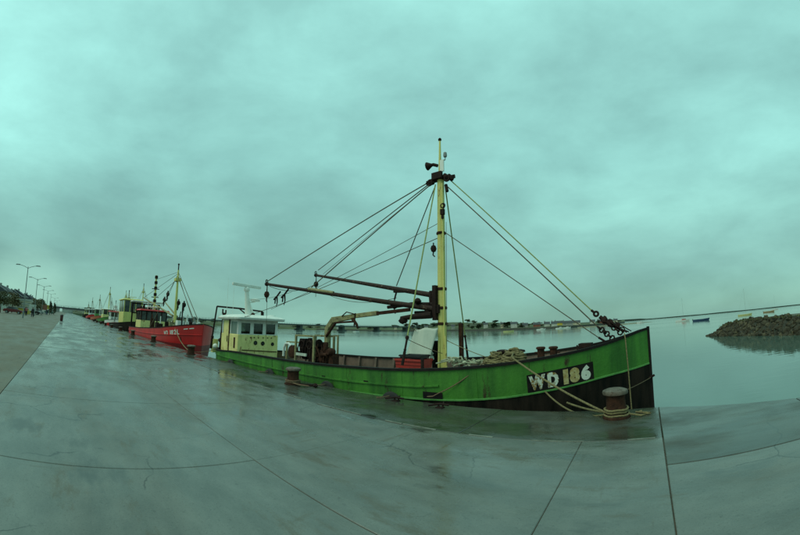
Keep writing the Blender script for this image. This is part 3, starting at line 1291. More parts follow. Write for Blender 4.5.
# pulley blocks at the mast
def block(b, p, s_=1.0):
    p = Vector(p)
    b.tube([p + Vector((0, 0, .16 * s_)), p + Vector((0, 0, .07 * s_))], .018 * s_, 6)
    b.ball(p, .085 * s_, 8, 1.25)
    b.tube([p - Vector((0, 0, .08 * s_)), p - Vector((.02, 0, .17 * s_)), p - Vector((-.04, 0, .22 * s_))], .018 * s_, 6)


bk_ = MB()
block(bk_, (MX - .2, MY - .1, 3.95), 1.1)
bk_.build('pulley_block', darkiron, masto, smooth=True)

# derrick booms
TA, TB = Vector((-12.54, 7.5, 3.28)), Vector((-13.05, 10.4, 4.01))
GA, GB = Vector((MX - .12, MY - .12, 2.17)), Vector((MX - .12, MY + .12, 2.55))
for nm, T_, G_, lab in (('derrick_boom', TA, GA, 'lower boom'), ('derrick_boom', TB, GB, 'upper boom')):
    b = MB()
    b.tube([G_, G_.lerp(T_, .5), T_], .085, 10, .055)
    bo = b.build(nm, boomm, boat, smooth=True)
    bo['label'] = 'rusty dark steel boom swung aft from the mast, ' + lab
    f = MB()
    f.box(tuple(G_ + Vector((.02, 0, 0))), (.22, .16, .24))
    f.lathe([(.1, -.18), (.11, 0), (.1, .18)], tuple(G_ + Vector((-.28, 0, .0))), 8, 'z')
    f.build('gooseneck', darkiron, bo)
    f = MB()
    f.lathe([(.075, -.06), (.085, 0), (.075, .06)], tuple(T_), 8, 'x')
    f.torus(tuple(T_ + Vector((-.03, 0, .12))), .06, .02, 'y', 10, 5)
    f.build('end_ring', darkiron, bo)
    f = MB()
    block(f, T_ + Vector((.02, 0, -.42)), 1.35)
    f.tube([T_ + Vector((.02, 0, 0)), T_ + Vector((.02, 0, -.25))], .02, 5)
    f.build('pulley_block', rusty if T_ is TA else darkiron, bo, smooth=True)
# yellow painted length of the lower boom, third short spar and rolled gear at the gooseneck
ya, yb = GA.lerp(TA, .52), GA.lerp(TA, .68)
MB().tube([ya + Vector((0, -.02, .05)), yb + Vector((0, -.02, .05))], .055, 8).build('boom_wrap', crane_y, boat)
b = MB()
b.tube([(MX - .15, MY - .05, 2.30), (MX - .9, 8.75, 2.34), (MX - 1.7, 8.6, 2.27)], .07, 8, .05)
b.tube([(MX - .2, MY - .25, 2.0), (MX - .8, 8.65, 1.96), (MX - 1.15, 8.55, 1.92)], .10, 8, .06)
b.tube([(MX - .25, MY + .1, 2.06), (MX - .9, 8.9, 2.10)], .09, 8, .04)
b.ball((MX - .65, 8.7, 2.42), .12, 8, .7, .1)
b.ball((MX - 1.1, 8.6, 1.86), .13, 8, .8, .15)
b.build('stowed_gear', darkiron, boat, smooth=True)
b = MB()
b.box((MX - .13, MY - .16, 2.35), (.12, .14, 1.0))
b.build('heel_bracket', darkiron, boat, bevel=.01)
f = MB()
PM = GB.lerp(TB, .26) + Vector((0, 0, -.1))
f.tube([PM, PM + Vector((0, -.1, -.25))], .03, 6)
block(f, PM + Vector((0, -.1, -.45)), 1.2)
f.tube([PM + Vector((-.1, 0, .02)), PM + Vector((.9, -.2, -.05))], .045, 7)
f.build('pulley_block', darkiron, boat, smooth=True)
# standing and running rigging
HDL = Vector((MX - .33, MY - .08, 6.04))
rig = [
    ('topping_lift', HDL, TA + Vector((0, 0, .1)), .018, wire, 0),
    ('topping_lift', HDL + Vector((.1, .06, .03)), TB + Vector((.15, 0, .22)), .017, wire, 0.03),
    ('topping_lift', HDL + Vector((.03, .1, -.03)), TB + Vector((.5, 0, .0)), .008, wire, 0.0),
    ('guy_wire', HDL + Vector((.15, 0, -.04)), GA.lerp(TA, .665) + Vector((0, 0, .12)), .018, wire, 0),
    ('guy_wire', (MX - .2, MY, 5.85), GB.lerp(TB, .26) + Vector((0, 0, .1)), .017, wire, 0),
    ('stay', (MX - .1, MY, 4.72), (-13.6, 8.4, 2.35), .009, wire, .10),
    ('stay', (MX - .1, MY, 4.28), (-15.3, 8.0, 1.98), .012, wire, .10),
    ('stay', (-16.6, 8.9, 2.95), GA.lerp(TA, .8) + Vector((0, 0, -.15)), .008, wire, .1),
    ('stay', TA + Vector((.05, 0, -.05)), (-12.6, 7.6, 1.0), .008, wire, 0),
    ('stay', TA + Vector((.2, 0, -.1)), TB + Vector((0, 0, -.4)), .012, wire, .25),
    ('stay', TB + Vector((.05, 0, -.6)), PM + Vector((0, 0, -.2)), .010, wire, .35),
    ('whip_line', TB + Vector((.02, 0, -.45)), TB + Vector((.02, 0, -1.0)), .012, wire, 0),
    ('whip_line', (-6.68, 8.56, 1.90), (-6.25, 8.7, 1.55), .010, wire, 0.02),
    ('whip_line', (-5.48, 7.25, 1.36), (-5.25, 8.5, .95), .009, rope_r, 0.02),
    ('whip_line', (MX + .1, MY, 1.3), (-3.9, 8.4, .88), .010, rope, 0.02),
]
for nm, a, b_, r_, m_, s_ in rig:
    MB().tube(sag(a, b_, s_, 10), r_, 5).build(nm, m_, boat, smooth=True)
# hooks hanging on the loose lines aft
_hl = sag((-16.6, 8.9, 2.95), GA.lerp(TA, .8) + Vector((0, 0, -.15)), .1, 10)
for p in (_hl[7].lerp(_hl[8], .2), _hl[8].lerp(_hl[9], .7)):
    f = MB()
    p = Vector(p)
    f.tube([p + Vector((.25, 0, .18)), p, p + Vector((-.22, 0, -.12))], .035, 6)
    f.tube([p, p + Vector((.05, 0, -.25)), p + Vector((-.02, 0, -.42))], .04, 6, .015)
    f.tube([p + Vector((-.1, 0, 0)), p + Vector((-.13, 0, -.3))], .03, 6)
    f.build('shackle_hook', darkiron, boat, smooth=True)


def chain(b, a, c, n, r=.035):
    a, c = Vector(a), Vector(c)
    for i in range(n):
        p = a.lerp(c, (i + .5) / n)
        L_ = (c - a).length / n * .62
        d = (c - a).normalized()
        u = d.cross(Vector((0, 1, 0))).normalized() if i % 2 else Vector((0, 1, 0))
        ring = [p + d * L_ * math.cos(q) + u * r * 1.5 * math.sin(q) for q in [2 * PI * j / 8 for j in range(9)]]
        b.tube(ring, r * .5, 5, cap=False)


# forestays with shackles and chains
fs_ = [(Vector((MX + .3, MY, 6.02)), Vector((-.62, 9, 1.30)), Vector((-1.33, 9, 1.92)), wire_y, .017),
       (Vector((MX + .24, MY, 5.80)), Vector((-.83, 9, 1.18)), Vector((-1.19, 9, 1.50)), wire, .017),
       (Vector((MX + .13, MY, 4.42)), Vector((-1.05, 9.05, 1.14)), Vector((-1.2, 9.05, 1.24)), wire, .013)]
for i, (a, c, k_, m_, r_) in enumerate(fs_):
    MB().tube([a, k_], r_, 6).build('forestay', m_, boat, smooth=True)
    f = MB()
    if i == 0:
        f.torus(tuple(k_.lerp(c, .16)), .055, .028, 'y', 12, 6)
        f.ball(tuple(k_.lerp(c, .42)), .085, 8, 1, .3)
        f.ball(tuple(k_.lerp(c, .56) + Vector((.05, .05, 0))), .09, 8, 1, .3)
        f.ball(tuple(k_.lerp(c, .72) + Vector((.12, .05, .03))), .07, 8, 1, .3)
        f.beam(k_.lerp(c, .5) + Vector((.1, -.03, 0)), c + Vector((.13, -.03, .02)), .04, .03)
        f.beam(k_.lerp(c, .5) + Vector((.2, .03, 0)), c + Vector((.24, .03, .04)), .03, .025)
        f.tube([k_, k_.lerp(c, .1)], .035, 6)
        f.tube([k_.lerp(c, .28), k_.lerp(c, .62)], .05, 7)
        chain(f, k_.lerp(c, .6), c, 4, .042)
        chain(f, k_.lerp(c, .55) + Vector((0, .1, 0)), c + Vector((.16, .1, .03)), 5, .03)
        f.box(tuple(k_.lerp(c, .5)), (.16, .06, .10))
        f.tube([k_.lerp(c, .3), c + Vector((.05, .15, .02))], .02, 5)
    elif i == 1:
        chain(f, k_, c, 6, .044)
        f.ball(tuple(k_.lerp(c, .45)), .05, 7, jit=.2)
    else:
        f.tube([k_, c], .03, 6)
    f.build('chain_tensioner', darkiron, boat, smooth=True)
# shrouds
sh = [((MX - .12, MY - .08, 5.9), (-5.52, 7.10, .74), (-5.48, 7.25, 1.4), wire_y), ((MX - .14, MY - .1, 6.0), (-6.5, 7.05, .7), (-6.4, 7.25, 1.3), wire),
      ((MX + .12, MY + .08, 5.9), (-5.75, 10.9, .66), (-5.75, 10.75, 1.35), wire_y)]
for i, (a, c, k_, m_) in enumerate(sh):
    if i == 1:
        continue
    MB().tube([a, k_], .019, 6).build('shroud', m_, boat, smooth=True)
    f = MB()
    f.tube([k_, c], .026, 6)
    f.ball(k_, .055, 7)
    f.ball(Vector(k_).lerp(Vector(c), .45), .04, 7)
    f.tube([Vector(k_).lerp(Vector(c), .5), c], .036, 6)
    f.build('bottle_screw', darkiron, boat, smooth=True)
MB().tube([(MX + .22, MY - .05, 4.7), (MX + .2, MY - .1, .8)], .007, 5).build('halyard', wire, boat)
# mast foot: housing, rusty post
f = MB()
f.box((MX - .16, MY + .12, .72), (.22, .34, 1.1))
f.ball((MX - .2, MY - .1, .9), .09, 8)
f.tube([(MX - .22, MY - .15, 1.2), (MX - .2, MY - .15, .5)], .05, 7)
f.build('mast_winch_housing', blackp, boat, bevel=.01)
MB().tube([(MX - .2, MY - .2, .95), (MX - .32, MY - .22, .85)], .05, 8).ball((MX - .2, MY - .22, .8), .06, 8, jit=.3).build('rope_hank', sheetm, boat)
MB().box((MX + .42, MY + .35, .9), (.11, .11, 1.7)).build('samson_post', rusty, boat, bevel=.01)
MB().tube([(MX - .02, MY - .2, .3), (MX - .02, MY - .14, 1.35)], .03, 8).tube([(MX + .2, MY - .12, .3), (MX + .16, MY - .1, 1.4)], .03, 8).build('mast_stay_legs', yellow, boat)
MB().tube([(-5.0, 7.2, .6), (-5.0, 7.2, .9)], .04, 8).build('belaying_pin', darkiron, boat)

# wheelhouse
WX, WB = -15.6, -17.5
wz0, wz1 = -.2, 1.88
y0, y1 = 7.86, 10.12
wh = MB()
wall_t = .06
# lower box (cream yellow) with a slight taper, front faces the bow
wh.box(((WX + WB) / 2, (y0 + y1) / 2, (wz0 + 1.16) / 2), (WX - WB, y1 - y0, 1.16 - wz0))
wo = wh.build('wheelhouse_wall', cream, boat, bevel=.04)
up = MB()   # upper walls as posts and top strip so that the windows are real openings
zt, zb_ = 1.86, 1.16
posts_y = [y0 + .04, y0 + .66, y0 + .78, y0 + 1.42, y0 + 1.54, y0 + 2.1, y1 - .02]
FRX = WX - .03


def pbox(b, x0, x1, a0, a1, z0, z1):
    b.box(((x0 + x1) / 2, (a0 + a1) / 2, (z0 + z1) / 2), (abs(x1 - x0), abs(a1 - a0), abs(z1 - z0)))


for a, c in ((y0 + .02, y0 + .14), (y0 + .70, y0 + .82), (y0 + 1.40, y0 + 1.52), (y1 - .14, y1 - .02)):
    pbox(up, FRX - .07, FRX, a, c, zb_ + .0, zt)
for x_ in (WB + .02, WX - .95, WX - .16):
    for yy in (y0 + .02, y1 - .09):
        pbox(up, x_, x_ + .10, yy, yy + .07, zb_, zt)
pbox(up, WB + .02, WX - .1, y0 + .021, y0 + .088, zt - .1, zt)
pbox(up, WB + .02, WX - .1, y1 - .088, y1 - .021, zt - .1, zt)
pbox(up, FRX - .068, FRX - .002, y0 + .05, y1 - .05, zt - .11, zt)
for a, c in ((y0 + .1, y0 + .5), (y1 - .9, y1 - .1)):
    pbox(up, WB + .02, WB + .08, a, c, zb_, zt)
pbox(up, WB + .021, WB + .079, y0 + .1, y1 - .1, zt - .2, zt - .001)
upo = up.build('window_frame', white, boat, bevel=.006)
for a, c in ((y0 + .14, y0 + .70), (y0 + .82, y0 + 1.40), (y0 + 1.52, y1 - .14)):
    g = MB()
    pbox(g, FRX - .05, FRX - .035, a - .01, c + .01, zb_ - .01, zt - .09)
    g.build('window_pane', clearg, upo)
    e = MB()
    for q0, q1, r0, r1 in ((a, c, zb_, zb_ + .04), (a, c, zt - .15, zt - .11), (a, a + .035, zb_ + .04, zt - .15), (c - .035, c, zb_ + .04, zt - .15)):
        pbox(e, FRX - .03, FRX + .006, q0, q1, r0, r1)
    e.build('window_rim', white, upo)
for x0_, x1_ in ((WB + .12, WX - .95), (WX - .85, WX - .16)):
    g = MB()
    pbox(g, x0_ - .01, x1_ + .01, y0 + .05, y0 + .062, zb_ - .01, zt - .09)
    g.build('window_pane', glassp if x0_ < -16.6 else glassp, upo)
g = MB()
pbox(g, WB + .1, WX - .16, y1 - .062, y1 - .05, zb_ - .01, zt - .09)
g.build('window_pane', glassp, upo)
# things inside: console and helmsman's chair shapes seen through dark glass are not visible; roof
rf = MB()
prof = [(-.02, 0), (.0, .07), (-.12, .16)]
ctr = ((WX + WB) / 2 + .08, (y0 + y1) / 2)
hx, hy = (WX - WB) / 2 + .26, (y1 - y0) / 2 + .20
rows = []
for ex, z in ((0, 1.86), (.03, 1.90), (.03, 1.97), (-.10, 2.05), (-.45, 2.12)):
    ring = []
    for sx, sy in ((-1, -1), (1, -1), (1, 1), (-1, 1)):
        for q in range(4):
            a0_ = {(-1, -1): PI, (1, -1): 1.5 * PI, (1, 1): 0, (-1, 1): .5 * PI}[(sx, sy)] + q / 3 * PI / 2
            rr = .22
            ring.append((ctr[0] + sx * (hx + ex - rr) + rr * math.cos(a0_), ctr[1] + sy * (hy + ex - rr) + rr * math.sin(a0_), z))
    ring.append(ring[0])
    rows.append(ring)
rf.grid(rows)
rf.add(rows[-1][:-1], [tuple(range(16))])
rf.add(rows[0][:-1], [tuple(reversed(range(16)))])
roof = rf.build('wheelhouse_roof', white, boat, smooth=True)
f = MB()
pbox(f, WX - .3, WX + .31, y0 + .15, y0 + .45, 1.975, 2.02)
f.build('roof_light', blackp, roof)
MB().lathe([(.09, 0), (.11, .05), (.07, .14), (.02, .16)], (WX - .35, y0 + .95, 2.08), 10).build('roof_vent', darkiron, roof, smooth=True)
MB().lathe([(.2, 0), (.22, .05), (.18, .12), (.05, .15)], (WX - .3, y1 - .25, 2.03), 12).build('roof_vent', white, roof, smooth=True)
g = MB()
pbox(g, WB + .04, WB + .05, y0 + .49, y1 - .89, zb_, zt - .19)
g.build('window_pane', clearg, upo)
g = MB()
pbox(g, WX - .5, WX - .15, y0 + .3, y1 - .2, 1.165, 1.30)
pbox(g, WX - .42, WX - .2, y0 + .9, y0 + 1.25, 1.30, 1.52)
pbox(g, WX - .42, WX - .25, y1 - .6, y1 - .3, 1.30, 1.45)
g.build('console', blackp, boat)
MB().torus((WX - .62, y0 + 1.3, 1.38), .2, .02, 'x', 16, 5).build('steering_wheel', rusty, boat, smooth=True)
MB().box((WX - 1.2, y0 + 1.5, 1.35), (.12, .45, .4)).build('helm_seat', darkiron, boat, bevel=.03)
# portholes
for yy, zz, rr in ((8.83, .78, .085), (9.24, .76, .085), (9.80, .735, .07)):
    p = MB()
    p.torus((WX + .01, yy, zz), rr, .02, 'x', 16, 6)
    po = p.build('porthole', blackp, wo, smooth=True)
    MB().lathe([(rr, -.01), (rr, .012)], (WX + .0, yy, zz), 16, 'x').build('porthole_glass', glass, wo)
MB().tube([(WX + .02, 8.1, .44), (WX + .02, 10.05, .36)], .022, 6).build('hand_rail', rusty, wo)
# worn raised lettering strip above the portholes, now only rust marks
for i, yy in enumerate((8.55, 8.75, 8.98, 9.25, 9.5, 9.72)):
    MB().box((WX + .004, yy, 1.03), (.014, .07, .05)).build('rust_mark', rusty, wo)
# door and frame on the quay side
dm = MB()
pbox(dm, WX - 1.62, WX - 1.0, y0 - .02, y0 - .0, .0, 1.8)
do = dm.build('door', cream, boat, bevel=.01)
MB().tube([(WX - 1.08, y0 - .05, .75), (WX - 1.08, y0 - .05, 1.05)], .02, 6).build('handle', darkiron, do)
pbox(MBd := MB(), WX - .98, WX - .93, y0 - .035, y0 - .001, -.1, 1.86)
MBd.build('door_post', rusty, boat)
pbox(MBd := MB(), WX - .42, WX - .26, y0 - .012, y0 + .01, .5, 1.0)
MBd.build('rust_patch', rusty, wo)
# radar mast
rm = MB()
rm.tube([(-16.6, 8.9, 2.05), (-16.6, 8.75, 3.35)], .17, 12, .10)
rm.tube([(-16.45, 9.15, 2.05), (-16.55, 8.8, 3.0)], .05, 8, .04)
rmo = rm.build('radar_mast', white, boat, smooth=True)
MB().lathe([(.14, 0), (.16, .06), (.14, .16), (.06, .22)], (-16.6, 8.74, 3.34), 12).build('radar_gearbox', white, rmo, smooth=True)
MB().beam((-16.6, 7.92, 3.66), (-16.6, 9.55, 3.58), .14, .14).build('radar_scanner', white, rmo, bevel=.02)
MB().lathe([(.03, 0), (.24, .02), (.26, .10), (.18, .16), (.03, .18)], (-16.45, 9.18, 2.82), 14).tube([(-16.55, 8.85, 2.75), (-16.45, 9.18, 2.82)], .03, 6).build('radar_dome', white, rmo, smooth=True)
for x_, yy, zt_ in ((-17.3, 8.0, 4.0), (-17.2, 8.3, 3.9)):
    MB().tube([(x_, yy, 2.0), (x_, yy, zt_)], .010, 5, .005).build('whip_aerial', white, rmo)
# goal-post gantry at the stern
g = MB()
g.tube([(-18.0, 7.50, .3), (-18.0, 7.74, 2.52)], .045, 8)
g.tube([(-18.0, 7.74, 2.52), (-18.0, 9.1, 2.50), (-18.0, 10.55, 2.42)], .045, 8)
g.tube([(-18.0, 10.55, 2.42), (-18.0, 10.6, .3)], .045, 8)
g.tube([(-18.0, 9.05, 2.5), (-17.2, 9.3, 2.05)], .035, 6)
g.box((-18.0, 10.55, 2.25), (.14, .12, .3))
go = g.build('stern_gantry', darkiron, boat, smooth=True)
p = MB()
p.beam((-17.75, 7.95, .2), (-17.75, 8.07, 2.2), .13, .13)
p.box((-17.75, 7.98, 2.26), (.1, .05, .26))
p.box((-17.75, 8.16, 2.24), (.1, .05, .22))
p.build('towing_post', darkiron, go, bevel=.01)
# yellow lockers and gear at the stern
MB().box((-17.9, 8.55, .55), (.4, 1.0, .8)).box((-18.05, 7.75, .45), (.25, .3, .7)).build('stern_locker', cream, boat, bevel=.02)
MB().tube([(-18.1, 7.6, .3), (-18.1, 7.62, .95)], .08, 8).ball((-17.9, 8.0, .75), .12, 8, jit=.2).build('stern_winch', rusty, boat, smooth=True)
MB().ball((-17.6, 7.6, .45), .14, 10).build('fender_ball', white, boat, smooth=True)

# winch and its frame
wf = MB()
for x_ in (-12.08, -10.92):
    for yy in (8.7, 9.7):
        wf.beam((x_, yy, .1), (x_, yy, 1.27), .08, .08)
wf.beam((-12.12, 8.7, 1.29), (-10.88, 8.7, 1.29), .07, .07)
wf.beam((-12.12, 9.7, 1.29), (-10.88, 9.7, 1.29), .07, .07)
wf.beam((-13.15, 9.0, .1), (-13.15, 9.0, .96), .07, .07)
wf.beam((-13.18, 9.0, .98), (-12.08, 9.0, 1.0), .06, .06)
wf.beam((-10.25, 9.3, .1), (-10.25, 9.3, 1.32), .06, .06)
wf.beam((-10.9, 9.3, 1.3), (-10.22, 9.3, 1.34), .05, .05)
wfo = wf.build('winch_frame', crane_y, boat, bevel=.008)
wn = MB()
for zc, rr in ((.62, .28), (1.0, .18)):
    wn.lathe([(rr, -.42), (rr, -.38), (rr * .6, -.37), (rr * .66, 0), (rr * .6, .37), (rr, .38), (rr, .42)], (-11.45, 9.05, zc), 16, 'x')
wn.build('winch_drum', darkiron, boat, smooth=True)
wn = MB()
wn.box((-11.5, 9.45, .65), (.8, .35, .8))
wn.box((-11.75, 8.85, .95), (.3, .2, .45))
wn.box((-11.15, 8.82, .55), (.25, .2, .5))
for i in range(14):
    rr_ = random.Random(i)
    wn.box((-11.5 + rr_.uniform(-.5, .5), 8.8 + rr_.uniform(-.05, .4), .6 + rr_.uniform(-.2, .6)), (rr_.uniform(.06, .25), .12, rr_.uniform(.05, .22)))
for i in range(7):
    x_ = -11.95 + i * .16
    wn.tube([(x_, 8.72, .4), (x_ + .04, 8.68, .8), (x_ + .1, 8.74, 1.15)], .022, 5)
for x_ in (-11.7, -11.2):
    wn.torus((x_, 8.7, .95), .15, .03, 'y', 14, 5)
wn.build('winch_engine', darkiron, boat, bevel=.008)
wn = MB()
wn.tube([(-12.95, 8.7, .4), (-12.93, 8.7, .75), (-12.8, 8.7, .92), (-12.6, 8.7, .94), (-12.45, 8.72, .85)], .05, 8)
wn.build('exhaust_hose', white, boat, smooth=True)
wn = MB()
wn.lathe([(.22, -.1), (.26, -.08), (.26, .08), (.22, .1)], (-12.4, 8.8, .62), 14, 'y')
wn.lathe([(.08, -.2), (.13, -.17), (.07, -.1), (.07, .1), (.13, .17), (.08, .2)], (-10.25, 8.7, .66), 12, 'x')
wn.box((-10.45, 8.95, .55), (.35, .4, .5))
wn.lathe([(.10, -.15), (.14, 0), (.10, .15)], (-9.95, 8.7, .78), 10, 'y')
wn.box((-9.95, 8.85, .45), (.22, .3, .5))
for i in range(9):
    rr_ = random.Random(i + 31)
    wn.box((-10.7 + rr_.uniform(-.15, .5), 8.75 + rr_.uniform(0, .3), .45 + rr_.uniform(0, .55)), (rr_.uniform(.05, .18), .1, rr_.uniform(.05, .25)))
    wn.tube([(-10.7 + rr_.uniform(-.2, .4), 8.7, .4), (-10.6 + rr_.uniform(-.2, .4), 8.68, rr_.uniform(.7, 1.1))], .02, 5)
wn.build('warping_head', rusty, boat, smooth=True)
MB().box((-11.5, 8.55, .58), (.65, .05, .10)).build('name_strip', sheetm, boat)

# deck crane
cr_ = MB()
cr_.beam((-10.84, 9.3, .1), (-10.84, 9.3, 1.62), .20, .18)
cro = cr_.build('crane_column', crane_y, boat, bevel=.02)
c2 = MB()
c2.beam((-10.88, 9.3, 1.55), (-10.5, 9.28, 1.93), .17, .20)
c2.beam((-10.55, 9.28, 1.92), (-9.4, 9.2, 2.03), .15, .22, .15, .17)
c2.beam((-9.5, 9.2, 2.04), (-8.1, 9.1, 2.13), .13, .15)
c2.build('crane_arm', crane_y, boat, bevel=.015)
c2 = MB()
c2.tube([(-10.8, 9.2, 1.3), (-10.25, 9.15, 1.80)], .05, 8)
c2.tube([(-10.3, 9.15, 1.81), (-9.2, 9.1, 1.86)], .035, 8)
c2.beam((-8.15, 9.1, 2.12), (-6.75, 9.05, 2.20), .12, .10)
c2.tube([(-9.3, 9.12, 1.95), (-9.05, 9.08, 1.75), (-9.0, 9.08, 1.62)], .06, 8, .035)
c2.tube([(-9.9, 9.15, 2.05), (-9.6, 9.1, 2.2), (-9.2, 9.1, 2.12)], .02, 6)
c2.tube([(-9.15, 9.1, 2.15), (-9.2, 9.1, 1.7)], .025, 6)
c2.build('crane_ram', rusty, boat, smooth=True)

# foredeck fittings
for x_ in (-2.45, -2.15):
    f = MB()
    f.tube([(x_, 8.25, .5), (x_, 8.25, 1.08)], .085, 12)
    f.lathe([(.085, 0), (.11, .015), (.11, .05), (.08, .065)], (x_, 8.25, 1.06), 14)
    f.tube([(x_ - .15, 8.25, .99), (x_ + .15, 8.25, .99)], .022, 6)
    f.build('bitt', rusty, boat, smooth=True)
MB().box((-1.5, 8.9, 1.02), (.3, .4, .22)).tube([(-1.62, 8.4, .95), (-1.62, 8.4, 1.12)], .02, 6).tube([(-1.45, 8.45, .95), (-1.45, 8.45, 1.08)], .02, 6).build('windlass', darkiron, boat, smooth=True)

# things lying on the green trawler
bx = thing('fish_bin', 'red plastic fish bin at the foot of the mast', 'fish bin', (-5.98, 8.2, .24))


def bin_mb(cx_, cy_, cz, l, w, h_):
    b = MB()
    t_ = .02
    for s_ in (-1, 1):
        b.hexa([(cx_ - l / 2, cy_ + s_ * (w / 2 - t_) - t_ / 2, cz), (cx_ + l / 2, cy_ + s_ * (w / 2 - t_) - t_ / 2, cz), (cx_ + l / 2, cy_ + s_ * (w / 2 - t_) + t_ / 2, cz), (cx_ - l / 2, cy_ + s_ * (w / 2 - t_) + t_ / 2, cz),
                (cx_ - l / 2 - .02, cy_ + s_ * (w / 2) - t_ / 2, cz + h_), (cx_ + l / 2 + .02, cy_ + s_ * (w / 2) - t_ / 2, cz + h_), (cx_ + l / 2 + .02, cy_ + s_ * (w / 2) + t_ / 2, cz + h_), (cx_ - l / 2 - .02, cy_ + s_ * (w / 2) + t_ / 2, cz + h_)])
        b.box((cx_ + s_ * (l / 2 - .008), cy_, cz + h_ / 2), (t_, w - .05, h_ - .01))
    b.box((cx_, cy_, cz + .015), (l - .05, w - .06, .02))
    for s_ in (-1, 1):
        b.box((cx_, cy_ + s_ * (w / 2 + .018), cz + h_ - .03), (l + .06, .03, .04))
        b.box((cx_, cy_ + s_ * (w / 2 + .004), cz + h_ * .45), (l, .02, .03))
    return b


bin_mb(-5.98, 8.2, .24, .84, .5, .32).build('bin_body', redbin, bx)
bx2 = bin_mb(-5.98, 8.2, .57, .84, .5, .24).build('fish_bin', redbin)
tag(bx2, 'upper red plastic fish bin under the black tray, showing over the green rail', 'fish bin', 'stacked red fish bins by the mast')
bx['label'] = 'lower red plastic fish bin hidden behind the green bulwark'
bx['group'] = 'stacked red fish bins by the mast'
trm = bin_mb(-5.95, 8.2, .82, .66, .42, .10)
tr = trm.build('plastic_tray', blackplastic)
tag(tr, 'flat black plastic tray on top of the red fish bin', 'tray')
# white tarpaulin sheet hung by the mast
rows = []
for i in range(15):
    v_ = i / 14
    row = []
    for j in range(13):
        u = j / 12
        xl, xr = -6.68 + .34 * v_, -5.76 + .22 * v_
        if v_ > .5:
            pass
        x_ = xl + (xr - xl) * u
        z_ = .60 + (1.0 + .04 * u) * v_ - (.02 * math.sin(u * 9) * v_)
        y_ = 8.75 + .03 * math.sin(u * 5 + v_ * 2) + .012 * math.sin(u * 14 + v_ * 5) - .15 * (1 - v_)
        row.append((x_, y_, z_))
    rows.append(row)
ts = MB().grid(rows).build('tarpaulin', sheetm, smooth=True)
sm = ts.modifiers.new('thick', 'SOLIDIFY')
sm.thickness = .008
tag(ts, 'white tarpaulin sheet hanging beside the foot of the yellow mast', 'tarpaulin')


def coil(c, r0, turns, th_, m_, name='rope_coil', h_=.3, sy=.6, seed=1):
    rnd = random.Random(seed)
    b = MB()
    P = []
    for i in range(turns * 16):
        a = i / 16 * 2 * PI
        lay = (i / (turns * 16))
        rr = r0 * (1 - .35 * abs(math.sin(a * .13 + seed))) + rnd.uniform(-.02, .02)
        P.append((c[0] + rr * math.cos(a), c[1] + rr * sy * math.sin(a), c[2] + th_ + h_ * lay * (.7 + .3 * math.sin(a * .37)) + rnd.uniform(-.01, .01)))
    b.tube(P, th_, 6)
    return b.build(name, m_, smooth=True)


def heap(c, rx, ry, hz, n, seed):
    rnd = random.Random(seed)
    b = MB()
    for k_ in range(n):
        ph = rnd.uniform(0, 6)
        f_ = rnd.uniform(.35, 1)
        zc = c[2] + hz * rnd.random() * (1.15 - f_)
        P = []
        for i in range(14):
            a = ph + i / 13 * rnd.uniform(4.5, 6.4)
            P.append((c[0] + rx * f_ * math.cos(a) + rnd.uniform(-.015, .015), c[1] + ry * f_ * math.sin(a) + rnd.uniform(-.015, .015), zc + .03 * math.sin(a * 2 + k_)))
        b.tube(P, .022, 5)
    return b.build('rope_coil', rope, smooth=True)


o = heap((-3.45, 7.95, .74), .32, .28, .44, 34, 2)
tag(o, 'heap of straw coloured rope on the foredeck on the side towards the mast', 'rope', 'rope heaps on the foredeck')
o = heap((-3.0, 7.95, .78), .32, .28, .52, 40, 5)
tag(o, 'heap of straw coloured rope on the foredeck on the side towards the bow', 'rope', 'rope heaps on the foredeck')
b = MB()
for x_, s_ in ((-3.38, 1), (-2.98, 1.1)):
    b.lathe([(.10, 0), (.15 * s_, .02), (.15, .06), (.06, .08)], (x_, 8.2, 0.97 + .03 * s_), 12)
    b.tube([(x_, 8.2, .45), (x_, 8.2, 1.0)], .08, 8)
b.build('mooring_bitt_pair', darkiron, boat, smooth=True)
b = MB()
rn = random.Random(11)
for i in range(26):
    a = Vector((-4.35 + rn.uniform(-.45, .55), 8.1 + rn.uniform(-.3, .3), .78 + rn.uniform(-.1, .08)))
    d = Vector((rn.uniform(-.3, .3), rn.uniform(-.15, .15), rn.uniform(-.05, .05)))
    b.tube([a - d, a + Vector((0, 0, .05)), a + d], .02, 5)
for i in range(6):
    b.ball((-4.45 + i * .17, 8.05 + rn.uniform(-.1, .1), .76 + rn.uniform(-.03, .05)), .07, 7, .6, .25)
o = b.build('fishing_net', mat('pale_net', (.40, .42, .30), (.22, .21, .12), rough=.9, scale=9), smooth=True)
tag(o, 'pale heap of netting and rope on deck just right of the mast', 'net')

# ------------------------------------------------------------------ bollards
bol = thing('bollard', 'big rusty iron bollard with a pale cap, wound with straw ropes below the bow', 'bollard', (-.62, 6.38, 0), 'mooring bollards along the quay edge')
MB().lathe([(.24, 0), (.24, .03), (.19, .05), (.170, .10), (.165, .34), (.18, .375)], (-.62, 6.38, 0), 24).build('post', rusty, bol, smooth=True)
MB().lathe([(.18, .375), (.215, .385), (.222, .415), (.21, .445), (.15, .468), (.05, .476)], (-.62, 6.38, 0), 24).build('cap', capm, bol, smooth=True)
BL = ['bollard in front of the green hull with brown rope round its foot', 'bollard between the green stern and the red bow', 'bollard beside the red trawler number', 'bollard beside the middle of the red hull', 'small bollard beside the stern of the red trawler', 'tiny bollard beside the black hulled boat', 'tiny bollard next beyond the black hulled boat', 'tiny bollard beside the small white boat', 'tiny bollard beside the distant green trawler', 'farthest bollard one can make out on the quay']
